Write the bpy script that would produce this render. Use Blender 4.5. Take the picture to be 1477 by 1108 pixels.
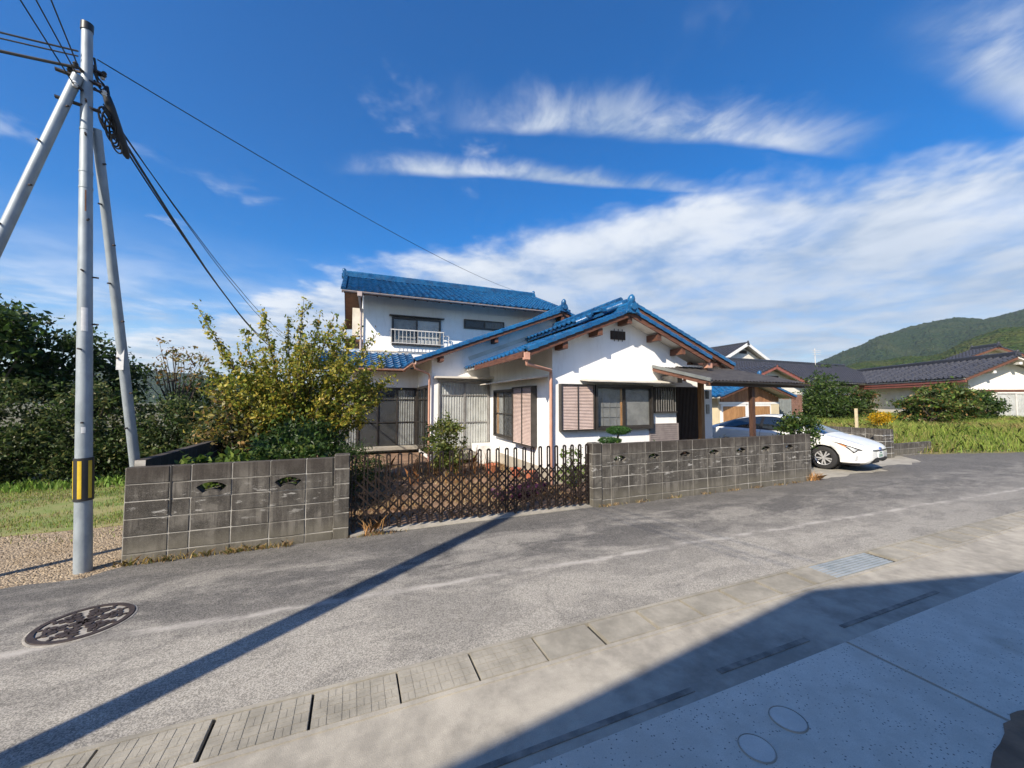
import bpy, bmesh, math, random
import numpy as np
from mathutils import Matrix, Vector, Quaternion
from mathutils.bvhtree import BVHTree
for o in list(bpy.data.objects): bpy.data.objects.remove(o)
scene = bpy.context.scene
COL = scene.collection
R = math.radians
rnd = random.Random(7)
# ------------------------------------------------------------------ camera
cam = bpy.data.cameras.new('camera'); camo = bpy.data.objects.new('camera', cam); COL.objects.link(camo)
cam.sensor_width = 36.0; cam.lens = 36.0*555/1477; cam.clip_start = 0.05; cam.clip_end = 9000
camo.location = (0, 0, 1.85); camo.rotation_euler = (R(92.7), 0, R(-22.3))
scene.camera = camo
# ------------------------------------------------------------------ light
SUN_EL = 37.0
SD = Vector((0.797*math.cos(R(SUN_EL)), 0.603*math.cos(R(SUN_EL)), -math.sin(R(SUN_EL))))   # the way the light travels
sun = bpy.data.lights.new('sun', 'SUN'); sun.energy = 5.0; sun.angle = R(0.55); sun.color = (1.0, 0.90, 0.75)
suno = bpy.data.objects.new('sun', sun); COL.objects.link(suno); suno.location = (-20, -20, 30)
suno.rotation_euler = SD.to_track_quat('-Z', 'Y').to_euler()
cy = scene.cycles; cy.max_bounces = 6; cy.diffuse_bounces = 3; cy.glossy_bounces = 3; cy.transmission_bounces = 3; cy.transparent_max_bounces = 10; cy.caustics_reflective = False; cy.caustics_refractive = False
vs = scene.view_settings; vs.view_transform = 'Standard'; vs.look = 'None'; vs.exposure = 0.76; vs.gamma = 1; vs.use_curve_mapping = False

class NT:
    """small node-tree helper"""
    def __init__(s, tree): s.t = tree; s.n = tree.nodes; s.l = tree.links
    def new(s, ty, **kw):
        n = s.n.new(ty)
        for k, v in kw.items(): setattr(n, k, v)
        return n
    def put(s, sock, v):
        if v is None: return
        if isinstance(v, bpy.types.NodeSocket): s.l.new(v, sock)
        else:
            if isinstance(v, (tuple, list)) and len(v) == 3 and sock.type == 'RGBA': v = (*v, 1)
            sock.default_value = v
    def m(s, op, a, b=None, c=None, clamp=False):
        n = s.new('ShaderNodeMath', operation=op, use_clamp=clamp)
        for i, v in enumerate((a, b, c)): s.put(n.inputs[i], v) if v is not None else None
        return n.outputs[0]
    def step(s, v, a, b, lo=0.0, hi=1.0, kind='SMOOTHSTEP'):
        n = s.new('ShaderNodeMapRange', interpolation_type=kind); n.clamp = True
        for i, x in enumerate((v, a, b, lo, hi)): s.put(n.inputs[i], x)
        return n.outputs[0]
    def noise(s, vec, scale, detail=4, rough=0.55, dist=0.0):
        n = s.new('ShaderNodeTexNoise'); s.put(n.inputs['Vector'], vec)
        n.inputs['Scale'].default_value = scale; n.inputs['Detail'].default_value = detail
        n.inputs['Roughness'].default_value = rough; n.inputs['Distortion'].default_value = dist
        return n.outputs[0]
    def voro(s, vec, scale, feature='F1', out=0, rnd=1.0):
        n = s.new('ShaderNodeTexVoronoi', feature=feature); s.put(n.inputs['Vector'], vec)
        n.inputs['Scale'].default_value = scale; n.inputs['Randomness'].default_value = rnd
        return n.outputs[out]
    def scale(s, vec, sc, rot=(0, 0, 0), loc=(0, 0, 0)):
        n = s.new('ShaderNodeMapping'); s.put(n.inputs[0], vec); n.inputs['Scale'].default_value = sc
        n.inputs['Rotation'].default_value = rot; n.inputs['Location'].default_value = loc
        return n.outputs[0]
    def mix(s, f, a, b, blend='MIX'):
        n = s.new('ShaderNodeMix', data_type='RGBA', blend_type=blend)
        s.put(n.inputs[0], f); s.put(n.inputs[6], a); s.put(n.inputs[7], b)
        return n.outputs[2]
    def xyz(s, vec):
        n = s.new('ShaderNodeSeparateXYZ'); s.put(n.inputs[0], vec); return n.outputs
    def comb(s, x, y, z):
        n = s.new('ShaderNodeCombineXYZ')
        for i, v in enumerate((x, y, z)): s.put(n.inputs[i], v)
        return n.outputs[0]
    def bump(s, h, strength, dist, normal=None):
        n = s.new('ShaderNodeBump'); n.inputs['Strength'].default_value = strength; n.inputs['Distance'].default_value = dist
        s.put(n.inputs['Height'], h); s.put(n.inputs['Normal'], normal); return n.outputs[0]

# ------------------------------------------------------------------ sky with a bank of cloud and two cirrus streaks (all fixed in world directions)
world = bpy.data.worlds.new('World'); scene.world = world; world.use_nodes = True
world.cycles.sampling_method = 'MANUAL'; world.cycles.sample_map_resolution = 256
T = NT(world.node_tree); T.n.clear()
sky = T.new('ShaderNodeTexSky'); sky.sky_type = 'NISHITA'; sky.sun_disc = False
sky.sun_elevation = R(SUN_EL); sky.sun_rotation = R(232.9); sky.altitude = 100; sky.air_density = 1.0; sky.dust_density = 0.6; sky.ozone_density = 2.2
hs = T.new('ShaderNodeHueSaturation'); hs.inputs['Hue'].default_value = 0.508; hs.inputs['Saturation'].default_value = 1.56; hs.inputs['Value'].default_value = 0.110
T.put(hs.inputs['Color'], sky.outputs[0])
tc = T.new('ShaderNodeTexCoord'); d = T.xyz(tc.outputs['Generated'])
dz = T.m('MAXIMUM', d[2], 0.0); den = T.m('ADD', dz, 0.08)
qx = T.m('DIVIDE', d[0], den); qy = T.m('DIVIDE', d[1], den); q = T.comb(qx, qy, 0.0)
def dot2(a, b): return T.m('ADD', T.m('MULTIPLY', qx, a), T.m('MULTIPLY', qy, b))
n1 = T.noise(q, 1.3, 4, 0.6, 0.3); n2 = T.noise(T.scale(q, (1, 1, 1), (0, 0, R(-45)), (3.1, 1.7, 0)), 2.3, 5, 0.58, 0.2)
n3 = T.noise(T.scale(q, (0.8, 1.7, 1), (0, 0, R(38)), (8, 2, 0)), 1.4, 4, 0.58, 0.5)
# bank: everything beyond a line on the cloud deck
bd = T.m('ADD', dot2(0.727, 0.687), T.m('MULTIPLY', T.m('SUBTRACT', n1, 0.5), 1.15))
bd = T.m('ADD', bd, T.m('MULTIPLY', T.m('SUBTRACT', n2, 0.5), 0.75))
bank = T.step(bd, 1.58, 2.0)
body = T.step(T.m('ADD', T.m('MULTIPLY', n3, 0.4), T.m('MULTIPLY', n2, 0.65)), 0.36, 0.62, 0.72, 1.0)
bank = T.m('MULTIPLY', bank, body)
# thin veil towards the horizon on all sides, thickest far out
far = T.m('SQRT', T.m('ADD', T.m('MULTIPLY', qx, qx), T.m('MULTIPLY', qy, qy)))
veil = T.m('MULTIPLY', T.step(far, 2.1, 4.2), T.step(T.m('ADD', n1, T.m('MULTIPLY', n3, 0.4)), 0.52, 0.88, 0.05, 0.80))
puff = T.m('MULTIPLY', T.step(n2, 0.56, 0.75, 0, 0.6), T.step(T.m('ADD', n3, T.m('MULTIPLY', far, 0.05)), 0.52, 0.72))
fil = T.noise(T.scale(q, (3.2, 2.0, 1), (0, 0, R(16)+0.35), (1.3, 2.6, 0)), 1.5, 5, 0.66, 0.5)
def streak(nx, ny, c, t0, t1, wide, sharp, k, seed):
    w = T.m('SUBTRACT', dot2(nx, ny), c)
    tq = T.m('SUBTRACT', dot2(ny, -nx), 0.45); w = T.m('SUBTRACT', w, T.m('MULTIPLY', T.m('MULTIPLY', tq, tq), 0.07))
    w = T.m('ADD', w, T.m('MULTIPLY', T.m('SUBTRACT', n1, 0.5), 0.16))
    up = T.step(T.m('ADD', w, T.m('MULTIPLY', T.m('SUBTRACT', fil, 0.5), wide*1.5)), -wide*1.3, wide*0.15, 0, 1)
    dn = T.step(w, -0.01, sharp, 1, 0)
    t = dot2(ny, -nx)
    e = T.m('MULTIPLY', T.step(t, t0, t0+0.4), T.step(t, t1-0.45, t1, 1, 0))
    tex = T.step(T.m('ADD', T.m('MULTIPLY', n2, 0.5), T.m('MULTIPLY', fil, 0.5)), 0.36, 0.58, 0.25, 1.0)
    return T.m('MULTIPLY', T.m('MULTIPLY', T.m('MULTIPLY', up, dn), e), T.m('MULTIPLY', tex, k))
s1 = streak(0.333, 0.943, 1.175, -0.2, 1.35, 0.15, 0.04, 0.9, 1.3)
s2 = streak(0.271, 0.962, 1.405, -0.55, 1.15, 0.085, 0.035, 0.9, 5.2)
s3 = streak(0.21, 0.977, 0.64, 0.95, 2.3, 0.12, 0.10, 0.8, 9.4)
cm = T.m('MAXIMUM', T.m('MAXIMUM', bank, veil), T.m('MAXIMUM', T.m('MAXIMUM', s1, s2), T.m('MAXIMUM', s3, puff)), clamp=True)
shade = T.step(T.m('ADD', T.m('MULTIPLY', n2, 0.5), T.m('MULTIPLY', n1, 0.5)), 0.36, 0.62)
shade = T.m('MULTIPLY', shade, T.step(T.m('ADD', bd, T.m('MULTIPLY', n3, 0.8)), 2.0, 3.6, 1.0, 0.45))
ccol = T.mix(shade, (0.25, 0.315, 0.41), (0.58, 0.60, 0.62))
out = T.mix(T.m('MULTIPLY', cm, 0.93), hs.outputs[0], ccol)
bg = T.new('ShaderNodeBackground'); T.put(bg.inputs[0], out); bg.inputs[1].default_value = 1.0
wo = T.new('ShaderNodeOutputWorld'); T.l.new(bg.outputs[0], wo.inputs[0])

# ------------------------------------------------------------------ materials
MATS = {}
def newmat(name):
    m = bpy.data.materials.new(name); m.use_nodes = True; t = NT(m.node_tree); t.n.clear()
    o = t.new('ShaderNodeOutputMaterial'); p = t.new('ShaderNodeBsdfPrincipled'); t.l.new(p.outputs[0], o.inputs[0])
    g = t.new('ShaderNodeNewGeometry'); MATS[name] = m
    return m, t, p, o, g.outputs['Position']
def plain(name, c1, c2=None, rough=0.6, scale=6, bump=0.0, bscale=60, metal=0.0, stretch=(1, 1, 1), coat=0.0, spec=0.5, vary=0.0):
    """two tones of one colour mixed by noise, with fine relief"""
    m, t, p, o, pos = newmat(name)
    v = t.scale(pos, stretch); n = t.noise(v, scale, 5, 0.6)
    c = t.mix(t.step(n, 0.32, 0.68), c1, c2 or tuple(x*0.75 for x in c1))
    if vary:
        oi = t.new('ShaderNodeObjectInfo'); hv = t.new('ShaderNodeHueSaturation')
        t.put(hv.inputs['Color'], c); t.put(hv.inputs['Value'], t.step(oi.outputs['Random'], 0, 1, 1-vary, 1+vary, 'LINEAR')); c = hv.outputs[0]
    t.put(p.inputs['Base Color'], c); p.inputs['Roughness'].default_value = rough; p.inputs['Metallic'].default_value = metal
    p.inputs['Coat Weight'].default_value = coat; p.inputs['Specular IOR Level'].default_value = spec
    if bump: t.put(p.inputs['Normal'], t.bump(t.noise(v, bscale, 4, 0.6), bump, 0.01))
    return m
def stucco():
    m, t, p, o, pos = newmat('white_stucco')
    n = t.noise(pos, 1.3, 6, 0.65); st = t.noise(t.scale(pos, (3.2, 3.2, 0.6)), 1.4, 6, 0.7)
    c = t.mix(t.step(n, 0.35, 0.75), (0.86, 0.855, 0.84), (0.79, 0.78, 0.76))
    z = t.xyz(pos)[2]
    c = t.mix(t.m('MULTIPLY', t.step(st, 0.48, 0.74), 0.30), c, (0.50, 0.485, 0.45))
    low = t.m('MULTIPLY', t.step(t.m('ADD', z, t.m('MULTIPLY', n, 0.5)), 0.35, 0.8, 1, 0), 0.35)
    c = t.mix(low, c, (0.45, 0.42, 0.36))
    t.put(p.inputs['Base Color'], c); p.inputs['Roughness'].default_value = 0.85
    t.put(p.inputs['Normal'], t.bump(t.noise(pos, 130, 3), 0.25, 0.006))
stucco()
def asphalt():
    m, t, p, o, pos = newmat('worn_asphalt')
    X = t.xyz(pos)
    grain = t.voro(pos, 150, 'F1', 1); gr = t.noise(pos, 260, 2, 0.6); gv = t.xyz(grain)[0]
    big = t.noise(t.scale(pos, (0.6, 1.5, 1), (0, 0, R(6))), 1.1, 6, 0.65, 0.8); mid = t.noise(t.scale(pos, (1, 1.6, 1), (0, 0, 0), (4, 2, 0)), 2.6, 6, 0.65)
    dust = t.step(t.m('ADD', t.m('MULTIPLY', big, 0.72), t.m('MULTIPLY', mid, 0.34)), 0.45, 0.64)
    # paler, sandier towards the gutter side, dark where the patch along the walls was laid
    side = t.step(t.m('ADD', X[1], t.m('MULTIPLY', t.m('SUBTRACT', big, 0.5), 1.4)), 3.3, 4.4, 0.62, 0.0)
    edge = t.step(t.m('ADD', X[1], t.m('MULTIPLY', t.m('SUBTRACT', mid, 0.5), 0.7)), 4.95, 5.5, 0.0, 0.75)
    d0 = t.m('MULTIPLY', t.m('ADD', t.m('MULTIPLY', dust, 0.75), side, clamp=True), t.m('SUBTRACT', 1.0, edge))
    far = t.step(X[0], 5, 12, 0, 0.3); d0 = t.m('MULTIPLY', d0, t.m('SUBTRACT', 1.0, far))
    spk = t.step(t.m('ADD', t.m('MULTIPLY', gv, 0.6), t.m('MULTIPLY', gr, 0.55)), 0.30, 0.82)
    cd = t.mix(spk, (0.060, 0.057, 0.053), (0.170, 0.160, 0.145)); cl = t.mix(spk, (0.20, 0.186, 0.16), (0.44, 0.41, 0.355))
    c = t.mix(d0, cd, cl)
    fine = t.noise(t.scale(pos, (1, 1.4, 1), (0, 0, R(18))), 9, 5, 0.75); c = t.mix(t.m('MULTIPLY', t.step(fine, 0.50, 0.70), 0.20), c, (0.38, 0.36, 0.33)); c = t.mix(t.m('MULTIPLY', t.step(fine, 0.46, 0.28), 0.20), c, (0.06, 0.058, 0.056))
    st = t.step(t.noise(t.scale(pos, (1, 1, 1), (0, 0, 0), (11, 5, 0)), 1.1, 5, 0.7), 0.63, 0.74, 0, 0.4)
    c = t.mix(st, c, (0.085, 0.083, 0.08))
    # sand drawn out along the seam in the middle of the lane
    w = t.m('SUBTRACT', X[1], t.m('ADD', 4.02, t.m('ADD', t.m('MULTIPLY', X[0], -0.035), t.m('MULTIPLY', t.m('SUBTRACT', t.noise(pos, 0.9, 4, 0.6), 0.5), 0.16))))
    ln = t.m('MULTIPLY', t.step(t.m('ABSOLUTE', w), 0.004, 0.075, 1, 0), t.step(mid, 0.38, 0.6, 0.15, 0.75))
    c = t.mix(ln, c, (0.46, 0.43, 0.385))
    wp = t.new('ShaderNodeVectorMath', operation='ADD'); t.put(wp.inputs[0], pos); nc = t.new('ShaderNodeTexNoise'); t.put(nc.inputs['Vector'], pos); nc.inputs['Scale'].default_value = 2.2; nc.inputs['Detail'].default_value = 5
    vm = t.new('ShaderNodeVectorMath', operation='SCALE'); t.put(vm.inputs[0], nc.outputs[1]); vm.inputs['Scale'].default_value = 0.45; t.put(wp.inputs[1], vm.outputs[0])
    ed = t.voro(t.scale(wp.outputs[0], (0.55, 0.9, 1)), 0.75, 'DISTANCE_TO_EDGE', 0); ck = t.m('MULTIPLY', t.step(ed, 0.003, 0.010, 1, 0), t.step(t.noise(pos, 0.7, 3), 0.47, 0.56))
    c = t.mix(t.m('MULTIPLY', ck, 0.22), c, (0.035, 0.034, 0.033))
    t.put(p.inputs['Base Color'], c); t.put(p.inputs['Roughness'], 0.86); p.inputs['Specular IOR Level'].default_value = 0.3
    h = t.m('ADD', t.m('MULTIPLY', gv, 0.6), t.m('MULTIPLY', gr, 0.6))
    t.put(p.inputs['Normal'], t.bump(h, 0.65, 0.007))
asphalt()
def concrete(name, c1, c2, spk=0.0, spc=(0.05, 0.05, 0.055), stain=(0.12, 0.11, 0.10), st=0.3, ss=1.2, bump=0.25, spscale=52):
    m, t, p, o, pos = newmat(name)
    n = t.noise(pos, 0.8, 6, 0.65, 0.4); n2 = t.noise(pos, 6, 5, 0.65); f = t.noise(pos, 170, 3, 0.6)
    c = t.mix(t.step(t.m('ADD', t.m('MULTIPLY', n, 0.6), t.m('MULTIPLY', n2, 0.4)), 0.36, 0.64), c1, c2)
    c = t.mix(t.m('MULTIPLY', t.step(f, 0.35, 0.7), 0.35), c, tuple(x*0.62 for x in c1))
    c = t.mix(t.m('MULTIPLY', t.step(t.noise(t.scale(pos, (1, 1, 1), (0, 0, 0), (3, 9, 0)), ss, 6, 0.7), 0.52, 0.72), st), c, stain)
    if spk:
        vv = t.voro(pos, spscale, 'F1', 0); vr = t.xyz(t.voro(pos, spscale, 'F1', 1))[0]
        k = t.m('MULTIPLY', t.step(t.m('ADD', vv, t.m('MULTIPLY', f, 0.25)), 0.30, 0.42, 1, 0), t.step(vr, 1-spk, 1-spk+0.05))
        k = t.m('MULTIPLY', k, t.step(n2, 0.38, 0.55)); c = t.mix(k, c, spc)
    t.put(p.inputs['Base Color'], c); p.inputs['Roughness'].default_value = 0.88; p.inputs['Specular IOR Level'].default_value = 0.3
    t.put(p.inputs['Normal'], t.bump(t.m('ADD', f, n2), bump, 0.006))
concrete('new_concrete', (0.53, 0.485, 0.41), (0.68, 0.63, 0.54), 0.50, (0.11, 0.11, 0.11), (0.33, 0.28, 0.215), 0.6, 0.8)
concrete('old_concrete', (0.43, 0.395, 0.33), (0.24, 0.222, 0.188), 0.0, stain=(0.16, 0.145, 0.12), st=0.45, ss=2.2, bump=0.5)
concrete('lid_concrete', (0.38, 0.35, 0.29), (0.21, 0.195, 0.16), 0.0, stain=(0.40, 0.37, 0.31), st=0.35, ss=3.0, bump=0.6)
concrete('lot_concrete', (0.40, 0.37, 0.31), (0.24, 0.225, 0.19), 0.0, stain=(0.09, 0.09, 0.085), st=0.6, ss=0.9, bump=0.5)
concrete('pale_cover', (0.64, 0.60, 0.53), (0.52, 0.49, 0.43), 0.0, stain=(0.28, 0.25, 0.2), st=0.3, ss=5, bump=0.15)
def blockmat():
    m, t, p, o, pos = newmat('concrete_block')
    oi = t.new('ShaderNodeObjectInfo'); r = oi.outputs['Random']; z = t.xyz(pos)[2]
    n = t.noise(pos, 3.0, 6, 0.66, 0.3); f = t.noise(pos, 120, 3, 0.65); run = t.noise(t.scale(pos, (9, 9, 0.7)), 1.6, 5, 0.65)
    c = t.mix(t.step(t.m('ADD', t.m('MULTIPLY', n, 0.92), t.m('MULTIPLY', r, 0.08)), 0.36, 0.66), (0.038, 0.035, 0.031), (0.150, 0.138, 0.120))
    c = t.mix(t.m('MULTIPLY', t.step(run, 0.42, 0.60), 0.8), c, (0.034, 0.030, 0.027))
    c = t.mix(t.m('MULTIPLY', t.step(f, 0.40, 0.70), 0.3), c, (0.23, 0.21, 0.18))
    c = t.mix(t.m('MULTIPLY', t.step(t.m('ADD', z, t.m('MULTIPLY', n, 0.35)), 0.28, 0.5, 1, 0), 0.45), c, (0.17, 0.155, 0.12))
    c = t.mix(t.m('MULTIPLY', t.step(t.m('SUBTRACT', z, t.m('MULTIPLY', n, 0.3)), 0.62, 0.92), 0.65), c, (0.042, 0.034, 0.029))
    eff = t.m('MULTIPLY', t.step(t.noise(t.scale(pos, (2.4, 2.4, 9)), 1.5, 7, 0.75), 0.565, 0.63), t.step(z, 0.30, 0.5)); eff = t.m('MULTIPLY', eff, t.step(z, 0.72, 0.86, 1, 0))
    c = t.mix(t.m('MULTIPLY', eff, 0.6), c, (0.50, 0.485, 0.45))
    t.put(p.inputs['Base Color'], c); p.inputs['Roughness'].default_value = 0.92; p.inputs['Specular IOR Level'].default_value = 0.25
    t.put(p.inputs['Normal'], t.bump(t.m('ADD', f, n), 0.7, 0.006))
blockmat()
plain('mortar', (0.42, 0.40, 0.36), (0.15, 0.14, 0.12), 0.95, 3, 0.5, 90)
plain('dark_gap', (0.02, 0.02, 0.02), (0.03, 0.028, 0.025), 0.95)
def glaze(name, c1, c2, rough, grime=0.35):
    m, t, p, o, pos = newmat(name)
    oi = t.new('ShaderNodeObjectInfo'); n = t.noise(pos, 5, 5, 0.65)
    cell = t.xyz(t.voro(t.scale(pos, (1, 1, 1)), 5.0, 'F1', 1))[0]; c = t.mix(t.m('ADD', t.m('MULTIPLY', n, 0.45), t.m('ADD', t.m('MULTIPLY', cell, 0.3), t.m('MULTIPLY', oi.outputs['Random'], 0.25))), c1, c2)
    c = t.mix(t.m('MULTIPLY', t.step(t.noise(pos, 14, 5, 0.7), 0.52, 0.72), grime), c, (0.10, 0.13, 0.16))
    c = t.mix(t.m('MULTIPLY', t.step(t.noise(pos, 1.4, 5, 0.7), 0.50, 0.66), 0.45), c, tuple(x*0.45+0.02 for x in c1))
    t.put(p.inputs['Base Color'], c); t.put(p.inputs['Roughness'], t.step(n, 0.3, 0.7, rough*0.7, rough*1.8)); p.inputs['Coat Weight'].default_value = 0.12
    t.put(p.inputs['Normal'], t.bump(t.noise(pos, 30, 3), 0.25, 0.012))
glaze('blue_tile', (0.003, 0.026, 0.100), (0.017, 0.150, 0.330), 0.24, 0.6)
glaze('dark_tile', (0.022, 0.023, 0.030), (0.048, 0.050, 0.062), 0.42, 0.10)
plain('brown_wood', (0.145, 0.060, 0.034), (0.075, 0.031, 0.019), 0.62, 4, 0.35, 60, stretch=(1, 1, 8), vary=0.15)
plain('tan_wood', (0.40, 0.215, 0.09), (0.28, 0.14, 0.055), 0.6, 4, 0.3, 50, stretch=(8, 8, 1), vary=0.12)
plain('dark_wood', (0.045, 0.025, 0.016), (0.025, 0.014, 0.010), 0.6, 5, 0.3, 50, stretch=(8, 8, 1))
plain('plank_wood', (0.33, 0.16, 0.075), (0.20, 0.09, 0.04), 0.7, 5, 0.3, 50, stretch=(8, 8, 1), vary=0.2)
plain('white_paint', (0.78, 0.775, 0.75), (0.70, 0.69, 0.66), 0.55, 3, 0.1, 70)
plain('cream_sheet', (0.66, 0.62, 0.54), (0.55, 0.50, 0.43), 0.5, 3, 0.1, 70)
plain('soffit', (0.66, 0.63, 0.57), (0.55, 0.52, 0.47), 0.8, 3, 0.1, 70)
plain('copper_gutter', (0.56, 0.31, 0.22), (0.45, 0.23, 0.16), 0.5, 3, 0.05, 50)
plain('pale_gutter', (0.47, 0.39, 0.37), (0.38, 0.30, 0.28), 0.5, 3, 0.05, 50)
plain('pink_siding', (0.60, 0.475, 0.425), (0.52, 0.405, 0.36), 0.55, 5, 0.1, 60)
plain('grey_siding', (0.25, 0.215, 0.205), (0.19, 0.16, 0.155), 0.6, 5, 0.1, 60)
plain('bronze', (0.035, 0.031, 0.028), (0.055, 0.048, 0.043), 0.4, 6, 0, metal=0.3)
plain('aluminium', (0.30, 0.29, 0.275), (0.22, 0.21, 0.20), 0.45, 6, metal=0.4)
plain('rail_white', (0.62, 0.60, 0.57), (0.5, 0.48, 0.45), 0.5, 5)
plain('gate_brown', (0.030, 0.020, 0.016), (0.016, 0.011, 0.009), 0.42, 9, 0.05, metal=0.25)
plain('galvanised', (0.33, 0.37, 0.395), (0.25, 0.285, 0.31), 0.55, 9, 0.06, 40, metal=0.25, stretch=(1, 1, 0.5))
plain('black_plastic', (0.018, 0.018, 0.02), (0.028, 0.027, 0.027), 0.45, 6)
plain('cable_black', (0.014, 0.014, 0.016), (0.02, 0.02, 0.02), 0.5, 6)
plain('hazard_yellow', (0.66, 0.46, 0.03), (0.56, 0.36, 0.02), 0.5, 6)
plain('rust', (0.26, 0.105, 0.04), (0.15, 0.06, 0.03), 0.85, 8)
plain('label_white', (0.66, 0.67, 0.66), (0.55, 0.56, 0.56), 0.5, 20)
plain('curtain', (0.46, 0.455, 0.44), (0.37, 0.365, 0.35), 0.9, 4)
plain('curtain_sheer', (0.24, 0.24, 0.235), (0.16, 0.16, 0.16), 0.9, 4)
plain('room_dark', (0.025, 0.026, 0.028), (0.04, 0.04, 0.042), 0.9, 3)
plain('corrugated', (0.035, 0.032, 0.031), (0.06, 0.056, 0.053), 0.55, 5, 0.1, 40)
plain('grey_flashing', (0.17, 0.185, 0.18), (0.13, 0.14, 0.135), 0.5, 5)
plain('clay_pot', (0.42, 0.14, 0.075), (0.33, 0.10, 0.05), 0.8, 6, 0.2, 60)
plain('dark_strip', (0.12, 0.112, 0.10), (0.26, 0.24, 0.205), 0.92, 7, 0.6, 60)
plain('post_wood', (0.085, 0.040, 0.024), (0.050, 0.024, 0.015), 0.62, 4, 0.35, 60, stretch=(8, 8, 1))
plain('stone', (0.40, 0.36, 0.29), (0.29, 0.26, 0.21), 0.9, 3, 0.4, 40)
plain('bark', (0.11, 0.085, 0.065), (0.06, 0.045, 0.035), 0.9, 6, 0.6, 40, stretch=(1, 1, 0.25))
plain('iron_brown', (0.062, 0.046, 0.040), (0.036, 0.028, 0.026), 0.6, 12, 0.3, 80, metal=0.2)
plain('manhole_sand', (0.34, 0.315, 0.275), (0.20, 0.187, 0.165), 0.9, 14, 0.3, 120)
plain('grate_blue', (0.40, 0.425, 0.42), (0.30, 0.33, 0.33), 0.5, 8, metal=0.3)
plain('car_white', (0.70, 0.70, 0.68), (0.69, 0.69, 0.665), 0.28, 2, coat=1.0)
plain('car_black', (0.012, 0.012, 0.013), (0.018, 0.018, 0.018), 0.35, 4)
plain('car_glass', (0.012, 0.016, 0.020), (0.012, 0.016, 0.020), 0.03, 4, coat=1.0, spec=0.9)
plain('lamp_lens', (0.50, 0.52, 0.54), (0.60, 0.62, 0.64), 0.12, 30, coat=1.0, metal=0.3)
plain('amber', (0.75, 0.26, 0.06), (0.65, 0.2, 0.05), 0.2, 8, coat=1.0)
plain('chrome', (0.62, 0.63, 0.65), (0.55, 0.56, 0.58), 0.15, 8, metal=1.0)
plain('rim_silver', (0.62, 0.62, 0.62), (0.55, 0.55, 0.55), 0.3, 8, metal=0.5)
plain('tyre', (0.016, 0.016, 0.017), (0.024, 0.023, 0.023), 0.85, 30, 0.2, 90)
plain('emblem_blue', (0.02, 0.06, 0.25), (0.03, 0.08, 0.3), 0.2, 8, coat=1)
plain('plate_white', (0.72, 0.73, 0.71), (0.68, 0.69, 0.67), 0.5, 8)
plain('plate_green', (0.02, 0.16, 0.08), (0.02, 0.14, 0.07), 0.5, 8)
plain('beige_wall', (0.62, 0.53, 0.36), (0.54, 0.45, 0.30), 0.8, 2, 0.15, 60)
plain('cream_wall', (0.76, 0.73, 0.65), (0.68, 0.64, 0.56), 0.85, 1.5, 0.15, 60)
plain('red_fascia', (0.30, 0.105, 0.08), (0.24, 0.08, 0.06), 0.6, 3)
plain('soil', (0.27, 0.165, 0.10), (0.13, 0.08, 0.05), 0.95, 2.2, 0.9, 30)
plain('bank_soil', (0.10, 0.115, 0.035), (0.16, 0.13, 0.06), 0.95, 1.2, 0.8, 20)
plain('lawn_soil', (0.13, 0.19, 0.04), (0.24, 0.22, 0.09), 0.95, 1.6, 0.7, 45)
plain('land', (0.09, 0.10, 0.045), (0.14, 0.12, 0.07), 0.95, 0.05, 0.5, 2)
plain('stake_wood', (0.62, 0.52, 0.33), (0.5, 0.4, 0.25), 0.8, 9)
plain('brick_brown', (0.28, 0.145, 0.10), (0.18, 0.09, 0.06), 0.85, 9, 0.3, 60)
def gravel():
    m, t, p, o, pos = newmat('gravel')
    v = t.xyz(t.voro(pos, 48, 'F1', 1)); dd = t.voro(pos, 48, 'F1', 0); n = t.noise(pos, 1.2, 5, 0.65)
    c = t.mix(v[0], (0.18, 0.132, 0.085), (0.44, 0.35, 0.24)); c = t.mix(t.m('MULTIPLY', t.step(n, 0.45, 0.7), 0.45), c, (0.26, 0.19, 0.11))
    t.put(p.inputs['Base Color'], c); p.inputs['Roughness'].default_value = 0.95
    t.put(p.inputs['Normal'], t.bump(t.m('SUBTRACT', v[1], dd), 0.9, 0.018))
gravel()
def glassmat(name, tint, refl=1.5, rough=0.02):
    m, t, p, o, pos = newmat(name); t.n.remove(p)
    tr = t.new('ShaderNodeBsdfTransparent'); tr.inputs[0].default_value = (*tint, 1)
    gl = t.new('ShaderNodeBsdfGlossy'); gl.inputs['Roughness'].default_value = rough
    fr = t.new('ShaderNodeFresnel'); fr.inputs[0].default_value = refl
    mx = t.new('ShaderNodeMixShader'); t.l.new(fr.outputs[0], mx.inputs[0]); t.l.new(tr.outputs[0], mx.inputs[1]); t.l.new(gl.outputs[0], mx.inputs[2])
    gg = t.new('ShaderNodeNewGeometry'); t.put(mx.inputs[0], t.m('MULTIPLY', fr.outputs[0], t.m('SUBTRACT', 1.0, gg.outputs['Backfacing'])))
    t.l.new(mx.outputs[0], o.inputs[0])
    t.put(gl.inputs['Normal'], t.bump(t.noise(pos, 1.6, 2), 0.04, 0.05))
glassmat('glass', (0.97, 0.98, 0.98)); glassmat('glass_grey', (0.8, 0.82, 0.82), 1.6)
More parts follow.
